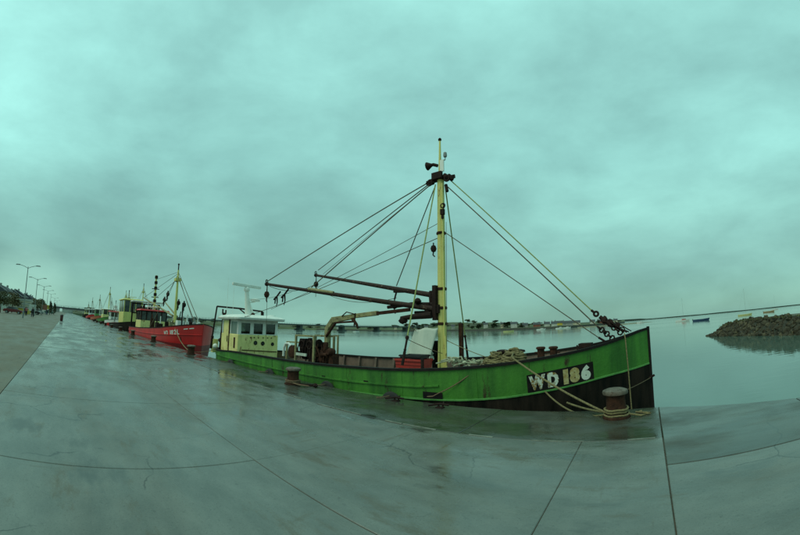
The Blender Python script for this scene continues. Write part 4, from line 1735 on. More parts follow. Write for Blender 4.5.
for i, lab in enumerate(BL):
    x_ = (-8.72, -17.4, -25.4, -33.5, -41.5, -49.5, -57.5, -65.5, -74, -83)[i]
    dup(bol, (x_, 6.22, 0), lab)
# tyres hung on the quay face
for i, (x_, lab) in enumerate(((-5.75, 'black tyre fender squeezed against the green hull left of the mast'), (-8.1, 'black tyre fender against the green hull beside the second bollard'), (-11.2, 'black tyre fender against the green hull below the winch'), (-14.4, 'black tyre fender by the quay edge below the wheelhouse'))):
    b = MB()
    b.torus((x_, 6.965, -.22), .26, .085, 'y', 22, 8, .8)
    o = b.build('tyre_fender', rubber, smooth=True)
    tag(o, lab, 'tyre', 'tyre fenders between the green hull and the quay')
    MB().tube([(x_, 6.96, .02), (x_, 6.9, .03), (x_ - .05, 6.7, .02), (x_ - .15, 6.6, .015)], .012, 5).build('hanging_rope', rope_r, o)
# tie rings on the coping
for x_, yy, lab in ((-5.33, 6.62, 'small iron mooring cleat on the coping below the mast'), (-4.12, 6.55, 'small iron mooring cleat on the coping right of the mast')):
    b = MB()
    b.box((x_, yy, .012), (.16, .12, .024))
    b.tube([(x_ - .03, yy, .02), (x_ - .03, yy, .07)], .02, 6)
    b.tube([(x_ - .22, yy - .10, .05), (x_, yy, .085), (x_ + .17, yy + .07, .06)], .022, 6)
    b.tube([(x_ + .05, yy + .02, .02), (x_ + .02, yy + .12, .10)], .018, 6)
    o = b.build('mooring_cleat', darkiron, smooth=True)
    tag(o, lab, 'cleat', 'cleats on the quay coping')
# mooring ropes
def ropes(name, label, paths, r_, m_, group='mooring ropes'):
    b = MB()
    for p in paths:
        b.tube(p, r_, 6)
    o = b.build(name, m_, smooth=True)
    tag(o, label, 'rope', group)
    return o


BP = Vector((-.62, 6.38, 0))


def loop(c, r_, z, n=20, th=0):
    return [(c.x + r_ * math.cos(2 * PI * i / n), c.y + r_ * math.sin(2 * PI * i / n), z + .006 * math.sin(1.3 * i)) for i in range(n + 1)]


ropes('mooring_rope', 'straw coloured rope slanting from the foredeck across the number to the near bollard', [sag((-2.85, 7.40, .965), (-.80, 6.30, .10), .05, 14), [(-3.0, 8.1, 1.0), (-2.9, 7.6, 1.02), (-2.85, 7.40, .965)], loop(BP, .19, .10), loop(BP, .20, .14)], .019, rope)
ropes('mooring_rope', 'slack straw coloured rope hanging under the number plate to the near bollard', [sag(H1.P(2.2, .23, -1, .03), (-.82, 6.36, .05), .17, 14), loop(BP, .215, .055), sag((-1.6, 6.95, .14), (-.80, 6.42, .07), .02, 8), [(-.42, 6.35, .05), (-.2, 6.3, .02), (-.05, 6.42, .02), (-.3, 6.55, .02), (-.2, 6.6, .02)]], .017, rope)
ropes('mooring_rope', 'thin pale rope hanging straight down the green bow', [[(-.52, 8.43, 1.32), (-.50, 8.36, 1.20), (-.48, 8.3, .6), (-.47, 8.28, -.1), (-.46, 8.26, -.95)]], .014, rope)
ropes('mooring_rope', 'thin brown rope running from the foredeck down to the freeing port', [sag((-3.45, 7.28, .87), (-4.45, 7.04, .2), .06, 12), [(-4.45, 7.04, .2), (-4.6, 7.03, .12), (-4.75, 7.02, .10)]], .013, rope_r)
ropes('mooring_rope', 'dark thin rope from the stem hook across the black bow', [sag((.02, 8.95, .22), (-.95, 8.2, -.02), .03, 8)], .009, wire)
B2 = Vector((-8.72, 6.22, 0))
ropes('mooring_rope', 'brown rope wound round the foot of the second bollard', [loop(B2, .20, .07), loop(B2, .21, .11), [(-8.55, 6.1, .06), (-8.3, 6.15, .04), (-8.1, 6.28, .03), (-7.95, 6.4, .04)]], .02, rope_r)
b = MB()
b.beam((-8.42, 6.16, .05), (-7.98, 6.36, .06), .06, .05)
b.ball((-7.92, 6.40, .06), .07, 8, .8, .15)
o = b.build('mooring_shackle', darkiron)
tag(o, 'dark iron shackle lying beside the second bollard', 'shackle')
ropes('mooring_rope', 'pale rope from the red trawler bow down to the quay', [sag((-24.6, 7.5, 1.1), (-17.6, 6.3, .1), .25, 12)], .02, rope)
ropes('mooring_rope', 'short dark rope from the green stern to the bollard behind it', [sag((-16.6, 7.25, .4), (-17.3, 6.3, .15), .08, 8)], .018, rope_r)

# ------------------------------------------------------------------ generic trawler for the ones along the quay
def trawler(label, X0, Yc, Lh, bm, g0, g1, paint, bottom, cabin, roofm, cabx, cabl, cabw, cabz, mastx, mastz, mastm, name='fishing_trawler', zbl=(0.6, -.1), boom=None, deckz=None, nwin=3, bulw=dingy, rake=0.0, flare=.6, framem=None):
    BHx = [(t * Lh / 18.3 if t > 3 else t, b_ * bm / 1.95) for t, b_ in BH]
    ZGx = [(0, g0), (1, g0 - .13 * (g0 - g1) / .8), (2, g0 - .35 * (g0 - g1)), (4, g0 - .62 * (g0 - g1)), (7, g0 - .82 * (g0 - g1)), (11, g1), (Lh, g1 - .15)]
    ZBx = [(0, zbl[0]), (2, zbl[0] * .7), (6, zbl[0] * .25), (Lh, zbl[1])]
    h = Hull(X0, Yc, BHx, ZGx, ZBx, rake=rake, flare=flare)
    t = thing(name, label, 'trawler', (X0, Yc, -1))
    hull_parts(h, t, paint, bottom, blackp, bulw, deckm, None)
    z0 = h.zg(cabx) - .5
    cy0, cy1 = Yc - cabw / 2, Yc + cabw / 2
    xf, xb = X0 - cabx, X0 - cabx - cabl
    zm = cabz - (cabz - z0) * .45
    w = MB()
    pbox(w, xb, xf, cy0, cy1, z0, zm)
    w.build('wheelhouse_wall', cabin, t, bevel=.03)
    fr = MB()
    for i in range(nwin + 1):
        yy = cy0 + .06 + (cabw - .12) * i / nwin
        pbox(fr, xf - .1, xf - .02, yy - .05, yy + .05, zm, cabz)
    pbox(fr, xf - .098, xf - .022, cy0 + .02, cy1 - .02, cabz - .1, cabz)
    for yy in (cy0 + .05, cy1 - .05):
        for x_ in (xb + .05, (xf + xb) / 2, xf - .06):
            pbox(fr, x_ - .052, x_ + .05, yy - .041, yy + .041, zm, cabz)
    for yy in (cy0 + .05, cy1 - .05):
        pbox(fr, xb + .0, xf - .05, yy - .039, yy + .039, cabz - .1, cabz - .001)
    fro = fr.build('window_frame', framem or cabin, t)
    for i in range(nwin):
        a = cy0 + .06 + (cabw - .12) * i / nwin
        c = cy0 + .06 + (cabw - .12) * (i + 1) / nwin
        g = MB()
        pbox(g, xf - .075, xf - .06, a + .04, c - .04, zm - .01, cabz - .09)
        g.build('window_pane', glass, fro)
    for yy in (cy0 + .05, cy1 - .05):
        g = MB()
        pbox(g, xb + .06, xf - .08, yy - .008, yy + .008, zm - .01, cabz - .02)
        g.build('window_pane', glass, fro)
    r = MB()
    r.box(((xf + xb) / 2 + .05, Yc, cabz + .08), (cabl + .5, cabw + .4, .16), top=.93)
    r.build('wheelhouse_roof', roofm, t, bevel=.03)
    m_ = MB()
    m_.tube([(mastx, Yc, .1), (mastx, Yc, mastz * .6), (mastx, Yc, mastz)], .15, 10, .07)
    m_.box((mastx, Yc, mastz * .86), (.5, .5, .25))
    mo = m_.build('mast', mastm, t, smooth=True)
    MB().tube([(mastx, Yc, mastz), (mastx, Yc, mastz + .5)], .05, 7).ball((mastx, Yc, mastz + .5), .09, 8).ball((mastx - .35, Yc, mastz * .86), .17, 8, 1, .15).build('mast_lamp', darkiron, mo)
    for a in ((X0 - .8, 0, h.zg(.8)), (X0 - 1.6, .2, h.zg(1.6))):
        MB().tube([(mastx + .1, Yc, mastz - .25 - a[1] * 2), (a[0], Yc, a[2] + .1)], .028, 5).build('forestay', wire, t)
    for sd_ in (-1, 1):
        tt = X0 - mastx
        MB().tube([(mastx, Yc, mastz - .4), (mastx - .3, Yc + sd_ * (h.b(tt) - .1), h.zg(tt))], .022, 5).build('shroud', wire, t)
    rg = random.Random(int(-X0))
    for i in range(9):
        x_ = X0 - rg.uniform(1.5, Lh - 1.5)
        if xb - .3 < x_ < xf + .3:
            continue
        y_ = Yc + rg.uniform(-bm * .6, bm * .6)
        z_ = h.zg(X0 - x_) + rg.uniform(-.1, .5)
        MB().box((x_, y_, z_ - .4), (rg.uniform(.3, .8), rg.uniform(.3, .7), .9)).build('deck_gear', (darkiron, rusty, crane_y, white)[i % 4], t, bevel=.02)
        if i % 2:
            MB().tube([(x_ + .5, y_, .2), (x_ + .4, y_, z_ + rg.uniform(.6, 1.6))], .05, 6).build('post', (darkiron, white, crane_y)[i % 3], t)
    for sy in (-.3, .4):
        MB().tube([(xb + .5, Yc + sy, cabz), (xb + .5, Yc + sy, cabz + 1.5 + sy)], .035, 5).build('aerial', white, t)
    MB().box((xf - .8, Yc, cabz + .45), (.12, 1.1, .12)).tube([(xf - .8, Yc, cabz + .1), (xf - .8, Yc, cabz + .42)], .06, 6).build('radar_scanner', white, t)
    if boom:
        for bl, dz, sd_ in boom:
            a = Vector((mastx - .1, Yc + sd_ * .2, 1.6 + dz * .2))
            c = Vector((mastx - bl, Yc + sd_ * 1.2, 1.6 + dz))
            MB().tube([a, c], .09, 7, .06).build('derrick_boom', crane_y, t, smooth=True)
            MB().tube([(mastx, Yc, mastz - .3), c], .018, 5).build('topping_lift', wire, t)
    return t, h


rt_, H2 = trawler('red fishing trawler with number WD 182L on its bow, moored astern of the green one', -23.4, 9.15, 20, 2.2, 1.52, .75, redp, red_dark, cream, redp, 14.4, 2.6, 2.85, 2.45, -30.2, 6.0, yellow, boom=((8, 1.9, 1), (8, 2.2, -1)), zbl=(.05, -.4), nwin=5, rake=.25, framem=darkiron)
# strake, number, dark windows, mizzen mast, gantry, gear
s_ = MB()
rows = []
st = H2.stations()
for t in st:
    z = H2.zg(t) * .55 - .08
    rows.append([H2.P(t, z + .04, -1, 0), H2.P(t, z + .02, -1, .05), H2.P(t, z - .02, -1, .05), H2.P(t, z - .04, -1, 0)])
s_.grid(rows).build('rubbing_strake', redp, rt_, smooth=True)
FR = lambda u, v: (3.1 + (1.2 - 3.1) * u, (.48 + .23 * u) * (1 - v) + (.80 + .27 * u) * v)
for ch, a, c in (('W', .0, .16), ('D', .18, .29), ('1', .42, .465), ('8', .49, .60), ('2', .63, .74), ('L', .78, .87)):
    hull_letter(H2, ch, white, a, c, 0, 1, FR, rt_, off=.02, bold=.03)
FR2 = lambda u, v: (1.1 + (.4 - 1.1) * u, (1.02 + .12 * u) * (1 - v) + (1.12 + .13 * u) * v)
for a, c in ((0, .42), (.55, .95)):
    q = MB()
    q.grid([[H2.P(*FR2(a + (c - a) * i / 6, v), -1, .012) for i in range(7)] for v in (0.2, .8)])
    q.build('faded_lettering', white, rt_)
m = MB()
m.tube([(-38.7, 9.3, 2.4), (-38.8, 9.3, 6.4)], .13, 10, .09)
mz = m.build('mizzen_mast', yellow, rt_, smooth=True)
for z in (3.6, 4.3, 5.0, 5.6, 6.2):
    MB().lathe([(.17, -.16), (.18, 0), (.16, .16)], (-38.75, 9.3, z), 8).build('mast_lamp', darkiron, mz)
for z in (4.0, 4.9):
    MB().tube([(-38.75, 8.9, z), (-38.75, 9.7, z)], .05, 6).build('spreader', darkiron, mz)
g = MB()
for yy in (7.6, 9.0, 10.8):
    g.beam((-42.5, yy, .3), (-42.5, yy, 3.3), .16, .16)
for z in (2.2, 3.3):
    g.beam((-42.5, 7.5, z), (-42.5, 10.9, z), .14, .14)
for i in range(44):
    rr_ = random.Random(i + 60)
    a = Vector((-42 + rr_.uniform(-.6, 3), rr_.uniform(7.7, 10.7), rr_.uniform(1.2, 3.1)))
    g.tube([a, a + Vector((rr_.uniform(-.3, .3), rr_.uniform(-.3, .3), -rr_.uniform(.3, 1.0)))], rr_.uniform(.04, .12), 6)
g.build('net_gantry', darkiron, rt_)
MB().box((-42.3, 9.2, 3.55), (1.6, 3.6, .16)).build('gantry_roof', white, rt_, bevel=.03)
MB().lathe([(.25, -.9), (.55, -.85), (.55, -.8), (.3, -.75), (.3, .75), (.55, .8), (.55, .85), (.25, .9)], (-41.6, 9.2, 1.6), 14, 'y').build('net_drum', rusty, rt_, smooth=True)
for i in range(14):
    rr_ = random.Random(i + 200)
    x_ = -29 - rr_.uniform(0, 6.5)
    y_ = 9.1 + rr_.uniform(-1.4, 1.4)
    z_ = rr_.uniform(.7, 1.5)
    MB().box((x_, y_, z_ / 2 + .2), (rr_.uniform(.15, .5), rr_.uniform(.15, .5), z_)).tube([(x_, y_, z_), (x_ + rr_.uniform(-.4, .4), y_, z_ + rr_.uniform(.2, 1.2))], .06, 6).build('deck_gear', (darkiron, rusty, crane_y, white)[i % 4], rt_)
for i in range(6):
    rr_ = random.Random(i + 400)
    x_ = -24 - i * .8
    MB().tube([(x_, 8.6 + rr_.uniform(0, 1), .6), (x_ + .1, 8.9, rr_.uniform(1.7, 2.4))], .04, 6).ball((x_, 9, 1.5), .16, 7, 1, .2).build('bow_gear', (white, tailm, darkiron)[i % 3], rt_)
for z_, x_ in ((3.1, -29.0), (4.0, -32.5), (3.5, -33.6), (2.9, -27.5)):
    b = MB()
    block(b, (x_, 9.0, z_), 2.0)
    b.tube([(x_, 9, z_ + .3), (x_ - .25, 9, z_ - .6)], .06, 6)
    b.build('pulley_block', darkiron, rt_, smooth=True)
MB().tube([(-30.2, 9.1, 5.2), (-40, 9.2, 3.5)], .02, 5).build('stay', wire, rt_)
MB().tube([(-30.2, 9.1, 5.8), (-38.7, 9.2, 5.9)], .015, 5).build('stay', wire, rt_)

trawler('black hulled boat with a tall yellow wheelhouse behind the red trawler', -46.5, 9.3, 17, 2.2, 1.15, .55, tar, tar, yellow, yellow, 5.2, 4.5, 2.6, 4.1, -56, 5.2, crane_y, boom=((5, 1.5, 1),), nwin=3)
trawler('small white boat with red trim beyond the black hulled boat', -63.5, 9.1, 9.5, 1.7, 1.1, .7, white, redp, white, redp, 3.5, 2.6, 2.2, 2.35, -69, 4.0, white, nwin=3)
trawler('distant green wheelhoused trawler with a thick yellow mast', -74, 9.2, 16, 2.1, 1.4, .7, green, tar, cream, white, 4.8, 4, 2.8, 2.9, -81.5, 7.4, yellow, boom=((5, 1.6, 1), (4, 1.2, -1)))
trawler('far off trawler with an orange hull and tall pale mast', -94, 9.2, 17, 2.2, 1.5, .8, mat('orange_paint', (.45, .12, .05), rough=.5), tar, green_lt, white, 6, 3.6, 2.8, 3.0, -106, 6.8, crane_y)
trawler('farthest trawler on the quay with a thin pale mast', -120, 9.2, 18, 2.2, 1.6, .8, redp, tar, white, white, 8, 4, 2.8, 3.2, -137, 7.2, crane_y)
trawler('dark trawler at the very end of the quay', -150, 9.2, 18, 2.2, 1.6, .8, tar, tar, cream, white, 8, 4, 2.8, 3.4, -160, 6.2, crane_y)

trawler('cream wheelhoused trawler moored outboard, seen over the stern of the red one', -58, 14.4, 16, 2.1, 1.4, .7, green, tar, cream, white, 4.8, 4, 2.8, 3.6, -70, 7.8, yellow, boom=((5, 1.6, 1), (4, 1.2, -1)))
trawler('trawler moored outboard in a second row beyond the small white boat', -78, 14.2, 16, 2.1, 1.4, .7, redp, tar, cream, white, 4.8, 4, 2.8, 3.1, -90, 7.6, yellow, boom=((5, 1.6, 1), (4, 1.2, -1)))
trawler('blue trawler moored outboard in a second row far along the quay', -108, 14.4, 16, 2.1, 1.4, .7, mat('trawler_blue_paint', (.04, .10, .25), rough=.5), tar, white, cream, 4.8, 4, 2.8, 3.1, -121, 7.0, white, boom=((5, 1.6, 1),))

# ------------------------------------------------------------------ moored small boats on the water
def small_boat(label, px_, dist, L_, colr, cabin=None, mastz=0, rz=None, name='moored_boat', cat='boat', hh=.75, extra=None):
    v = az(px_) * dist
    t = thing(name, label, cat, (v.x, v.y, -1), 'boats moored out on the water')
    h = Hull(v.x + L_ / 2, v.y, [(0, .04), (L_ * .12, L_ * .07), (L_ * .3, L_ * .13), (L_ * .6, L_ * .15), (L_, L_ * .11)], [(0, -1 + hh * 1.35), (L_ * .4, -1 + hh), (L_, -1 + hh * .95)], [(0, -.85), (L_, -.9)], wl=-1.02, rake=L_ * .06, flare=.5)
    mb = MB()
    for side in (-1, 1):
        rows = []
        for i in range(13):
            tt = L_ * i / 12
            rows.append([h.P(tt, z, side) for z in (h.zg(tt), (h.zg(tt) - 1) / 2, -1.0, -1.2)])
        mb.grid(rows)
    tt = L_
    mb.grid([[h.P(tt, z, -1) for z in (h.zg(tt), -1.0, -1.2)], [h.P(tt, z, 1) for z in (h.zg(tt), -1.0, -1.2)]])
    rows = [[h.P(L_ * i / 12, h.zg(L_ * i / 12) - .08, -1, -.02), h.P(L_ * i / 12, h.zg(L_ * i / 12) - .08, 1, -.02)] for i in range(13)]
    mb.grid(rows)
    mb.build('hull', colr, t, smooth=True)
    zc = -1 + hh
    if cabin:
        c = MB()
        c.box((v.x + L_ * .08, v.y, zc + hh * .3), (L_ * .32, L_ * .17, hh * .75), top=.8)
        co_ = c.build('cabin', cabin, t, bevel=.05)
        MB().box((v.x + L_ * .08, v.y, zc + hh * .42), (L_ * .25, L_ * .172, hh * .2)).build('window_pane', glass, co_)
    if mastz:
        MB().tube([(v.x + L_ * .06, v.y, zc), (v.x + L_ * .06, v.y, mastz)], .05, 6, .035).tube([(v.x + L_ * .06, v.y, zc + 1.0), (v.x - L_ * .38, v.y, zc + 1.1)], .05, 6).build('mast', tailm, t)
        MB().tube([(v.x + L_ * .06, v.y, mastz), (v.x + L_ * .48, v.y, zc + .3)], .006, 4).tube([(v.x + L_ * .06, v.y, mastz), (v.x - L_ * .48, v.y, zc + .1)], .006, 4).build('stay', wire, t)
    else:
        MB().box((v.x - L_ * .2, v.y, zc - .02), (L_ * .08, L_ * .25, .06)).box((v.x + L_ * .15, v.y, zc - .02), (L_ * .06, L_ * .22, .06)).build('thwart', colr, t)
        MB().box((v.x - L_ * .5, v.y, zc - .1), (.25, .3, .9)).build('outboard_motor', blackplastic, t, bevel=.04)
    t.rotation_euler = (0, 0, (math.atan2(v.y, v.x) - PI / 2) if rz is None else rz)
    return t


bluep = mat('blue_paint', (.025, .06, .13), rough=.4)
yel2 = mat('pale_yellow_paint', (.60, .58, .25), rough=.5)
small_boat('white cabin boat moored right of the green bow, left of the blue one', 679.5, 190, 7.5, white, redp, 11)
small_boat('low blue open boat moored between the white boat and the rocks', 698, 160, 7.5, bluep)
small_boat('pale yellow sailing boat moored in the distance above the rocks', 742, 190, 7.5, yel2, None, 13)
small_boat('small brownish boat farthest right above the rocks', 766, 225, 7, mat('tan_paint', (.35, .25, .12), rough=.5), None, 0)
small_boat('thin masted yacht far out near the right edge', 772, 420, 8, white, white, 16)
small_boat('small yellow open boat on the water just right of the mast', 507, 200, 6, yel2)
small_boat('white motor boat moored off the far shore, left of the yellow shed', 539, 235, 6, white, white)
small_boat('white motor boat moored below the yellow shed', 557.5, 255, 6, white, white)
small_boat('white yacht beside the motor boat below the yellow shed', 564.5, 270, 6, white, white, 0)
small_boat('small pale boat at the tip of the sand spit', 637, 300, 6, white, white)
small_boat('small white boat moored in front of the bridge', 357, 330, 6, white, bluep)

# ------------------------------------------------------------------ rock mole
mole = thing('rock_mole', 'low mole of dark rough boulders reaching into the water on the right', 'breakwater', (10, 36, -1))
nr = [(7.0, 44.0), (7.5, 41.6), (8.8, 39.3), (9.9, 36.6), (11.9, 31), (14, 26), (17, 18)]
u = Vector((.93, .36, 0))
rows = []
for i, (x_, y_) in enumerate(nr):
    hgt = (.0, 1.05, 1.5, 1.6, 1.65, 1.65, 1.65)[i]
    W_ = (.3, 2, 4, 5.5, 6, 6, 6)[i]
    rows.append([(x_ - .2, y_, -1.4), (x_ + u.x * .6, y_ + u.y * .6, -1 + hgt * .5), (x_ + u.x * 1.3, y_ + u.y * 1.3, -1 + hgt - .1), (x_ + u.x * W_, y_ + u.y * W_, -1 + hgt), (x_ + u.x * (W_ + 1.6), y_ + u.y * (W_ + 1.6), -1.4)])
MB().grid(rows).build('mole_core', rockwet, mole)
MB().grid([[(r_[2][0] + u.x * .5, r_[2][1] + u.y * .5, r_[2][2] + .05), (r_[3][0], r_[3][1], r_[3][2] + .08)] for r_ in rows[2:]]).build('mole_track', mat('gravel_track', (.13, .12, .09), (.08, .08, .06), rough=.9, scale=2, world_co=True), mole)
rmesh = []
for k_ in range(10):
    bm = bmesh.new()
    bmesh.ops.create_icosphere(bm, subdivisions=2, radius=.5)
    rr_ = random.Random(k_)
    pls = [(Vector((rr_.gauss(0, 1), rr_.gauss(0, 1), rr_.gauss(0, 1))).normalized(), rr_.uniform(.26, .42)) for _ in range(9)]
    for v_ in bm.verts:
        for n_, d_ in pls:
            e_ = v_.co.dot(n_) - d_
            if e_ > 0:
                v_.co -= n_ * e_
        v_.co += Vector((rr_.uniform(-.02, .02), rr_.uniform(-.02, .02), rr_.uniform(-.02, .02)))
        v_.co.z *= .8
    me = bpy.data.meshes.new('rock')
    bm.to_mesh(me)
    bm.free()
    me.materials.append((rockwet, rockm, rockl, rockm, rockl)[k_ % 5])
    rmesh.append(me)
rr_ = random.Random(77)
stuff = MB()
cnt = 0
for i in range(560):
    f_ = rr_.random() ** .8 * 5.2
    k_ = int(f_)
    t = f_ - k_
    base = Vector((nr[k_][0] * (1 - t) + nr[k_ + 1][0] * t, nr[k_][1] * (1 - t) + nr[k_ + 1][1] * t, 0))
    ra, rb = rows[k_], rows[k_ + 1]
    v_ = rr_.random()
    hgt = -1 + (interp([(0, .0), (1, 1.05), (2, 1.5), (3, 1.6), (4, 1.65), (6, 1.65)], f_))
    top = v_
    p = base + u * (v_ * 1.5) + Vector((0, 0, -1.05 + (hgt + 1.02) * min(1, v_ * 1.1)))
    s_ = rr_.uniform(.35, .85) * (.75 if f_ < 1 else 1)
    if cnt < 290:
        o = bpy.data.objects.new('rock', rr_.choice(rmesh))
        COL.objects.link(o)
        o.parent = mole
        o.location = p - Vector((10, 36, -1))
        o.rotation_euler = (rr_.uniform(0, 6), rr_.uniform(0, 6), rr_.uniform(0, 6))
        o.scale = (s_, s_ * rr_.uniform(.7, 1.1), s_ * rr_.uniform(.7, 1))
        cnt += 1
    else:
        stuff.ball(tuple(p), s_ * .42, 6, .8, .4)
so_ = stuff.build('rubble', rockm, mole)
so_['kind'] = 'stuff'
gm = MB()
rr_ = random.Random(9)
for i in range(1400):
    f_ = 1 + rr_.random() * 4.2
    k_ = int(f_)
    t = f_ - k_
    base = Vector((nr[k_][0] * (1 - t) + nr[k_ + 1][0] * t, nr[k_][1] * (1 - t) + nr[k_ + 1][1] * t, 0)) + u * rr_.uniform(.9, 2.0)
    z_ = -1 + interp([(0, .0), (1, 1.05), (2, 1.5), (3, 1.6), (4, 1.65), (6, 1.65)], f_)
    a = rr_.uniform(0, 6)
    d = Vector((math.cos(a), math.sin(a), 0)) * .03
    p = base + Vector((0, 0, z_ - .05))
    gm.add([p - d, p + d, p + Vector((rr_.uniform(-.05, .05), rr_.uniform(-.05, .05), rr_.uniform(.08, .2)))], [(0, 1, 2)])
gmo = gm.build('grass', mat('coarse_grass', (.12, .12, .035), (.07, .085, .025), rough=.9, scale=1, bump=0), mole)
gmo['kind'] = 'stuff'

# ------------------------------------------------------------------ promenade side on the left
lampm = mat('galvanised_steel', (.20, .22, .21), (.14, .16, .15), rough=.5, scale=3)


def street_lamp(x_, y_, h_, label):
    t = thing('street_lamp', label, 'street lamp', (x_, y_, 0), 'street lamps along the promenade')
    MB().tube([(x_, y_, 0), (x_, y_, 1.0)], .11, 8).tube([(x_, y_, 1.0), (x_, y_, h_)], .075, 8, .05).build('pole', lampm, t, smooth=True)
    for s_ in (-1, 1):
        MB().tube([(x_, y_, h_ - .25), (x_, y_ + s_ * .5, h_), (x_, y_ + s_ * 1.1, h_ + .18)], .04, 6).build('arm', lampm, t, smooth=True)
        MB().box((x_, y_ + s_ * 1.5, h_ + .22), (.28, .8, .14), top=.7).build('lamp_head', lampm, t, bevel=.03)
    return t


l0 = street_lamp(-54.3, -6.4, 7.7, 'tall double armed street lamp nearest on the left')
for x_, lab in ((-75, 'slightly farther double armed street lamp close behind the tall one'), (-118, 'double armed street lamp beside the slim trees'), (-97, 'second double armed street lamp along the promenade'), (-140, 'third double armed street lamp along the promenade'), (-183, 'fourth double armed street lamp along the promenade'), (-226, 'fifth and farthest double armed street lamp')):
    dup(l0, (x_, -6.6, 0), lab)

# facing terrace
rr_ = random.Random(4)
x_ = -128
NM = ['nearest', 'second', 'third', 'fourth', 'fifth', 'sixth', 'seventh', 'eighth', 'ninth', 'tenth', 'eleventh', 'twelfth']
for i in range(12):
    L_ = rr_.choice((11, 13, 16))
    colr = ('white', 'cream', 'yellow', 'grey', 'white', 'red', 'cream', 'white', 'grey', 'cream', 'white', 'red')[i]
    house((x_ - L_ / 2, -26, 0), L_, 9, rr_.uniform(5.6, 7.6), colr, f'{colr} fronted terraced house, {NM[i]} of the row across the promenade', group='terraced houses across the promenade', windows=3, name='terraced_house')
    x_ -= L_ + .3
# houses at the far end of the quay
for i, (X_, Y_, L_, colr, lab) in enumerate(((-470, 2, 16, 'white', 'white house at the far end of the quay nearest the promenade'), (-480, 24, 22, 'cream', 'long cream building at the far end of the quay'), (-500, 48, 14, 'yellow', 'yellow house at the far end of the quay'), (-490, 72, 18, 'white', 'white house behind the masts at the far end'), (-510, 100, 20, 'grey', 'grey building behind the masts at the far end'), (-530, 140, 18, 'white', 'white house right of the distant masts'), (-450, -16, 14, 'grey', 'grey house where the promenade ends'))):
    house((X_, Y_, 0.2), L_, 8, 4.2, colr, lab, rz=PI / 2, name='house', group='houses at the far end of the quay')

# street trees
stp = thing('street_tree', 'brownish green street tree nearest on the left of the promenade', 'tree', (-88, -13.2, 0), 'street trees on the promenade')
b = MB()
b.tube([(-88, -13.2, 0), (-88, -13.15, 1.6), (-87.9, -13.0, 3.2)], .16, 7, .07)
for a in range(6):
    b.tube([(-88, -13.1, 1.8 + a * .15), (-88 + math.cos(a) * 1.2, -13.1 + math.sin(a) * 1.2, 3.0 + a * .2)], .06, 5, .02)
b.build('trunk', bark, stp)
lc = leafcloud(4.2, 3.4, 1.6, 900, .17, 8, 11)
for v_ in lc.v:
    v_ += Vector((-88, -13.2, 0))
lc.build('crown', leafb, stp)
for x_, y_, s_, lab in ((-101, -8.3, .85, 'second street tree along the promenade'), (-118, -9.3, .95, 'third street tree along the promenade'), (-132, -9, .95, 'fourth street tree along the promenade'), (-74, -13.5, .9, 'half hidden street tree at the left edge of the picture'), (-160, -11, 1.2, 'farthest street tree along the promenade')):
    dup(stp, (x_, y_, 0), lab, rotz=rr_.uniform(0, 6), scale=(s_, s_, s_))
# slim dark cypress-like trees
cy = thing('slim_tree', 'slim dark upright tree on the promenade, left one of two', 'tree', (-122, -5.6, 0), 'slim upright trees on the promenade')
MB().tube([(-122, -5.6, 0), (-122, -5.6, 4.2)], .1, 6, .04).build('trunk', bark, cy)
lc = leafcloud(1.5, 4.2, .8, 420, .16, 12, 8)
for v_ in lc.v:
    v_ += Vector((-122, -5.6, 0))
lc.build('crown', leafd, cy)
dup(cy, (-133, -4.6, 0), 'slim dark upright tree on the promenade, right one of two', scale=(1, 1, .95))

# advertising hoarding and kiosk
kz = thing('kiosk', 'white slatted kiosk with a yellow base at the left edge of the promenade', 'kiosk', (-92, -10.6, 0))
MB().box((-92, -10.8, .65), (3, 3.2, 1.3)).build('base_wall', cols['yellow'], kz)
for i in range(5):
    MB().box((-91.9 + .002 * i, -10.8, 1.5 + i * .48), (3.05, 3.2, .36)).build('panel', cols['white'] if i % 2 == 0 else cols['cream'], kz)
MB().box((-92, -10.8, 2.5), (2.9, 3.1, 2.45)).build('shutter', cols['grey'], kz)
MB().box((-92, -10.8, 3.95), (3.5, 3.7, .18)).build('roof', slate, kz)


for X_, Y_, w_, zc, m_, lab in ((-84, -7.9, 1.6, 1.7, cols['white'], 'white advertising board beside the walkers'), (-112, -7.2, 2.2, 2.2, cols['red'], 'reddish advertising board beyond the walkers'), (-138, -7.4, 2.4, 2.6, cols['yellow'], 'pale yellow advertising board farther along the promenade')):
    t = thing('advertising_board', lab, 'board', (X_, Y_, 0), 'boards on the promenade')
    MB().box((X_, Y_, zc), (.08, w_, 1.5)).build('panel', m_, t)
    for sy in (-1, 1):
        MB().box((X_, Y_ + sy * w_ * .4, zc / 2), (.07, .07, zc)).build('leg', lampm, t)


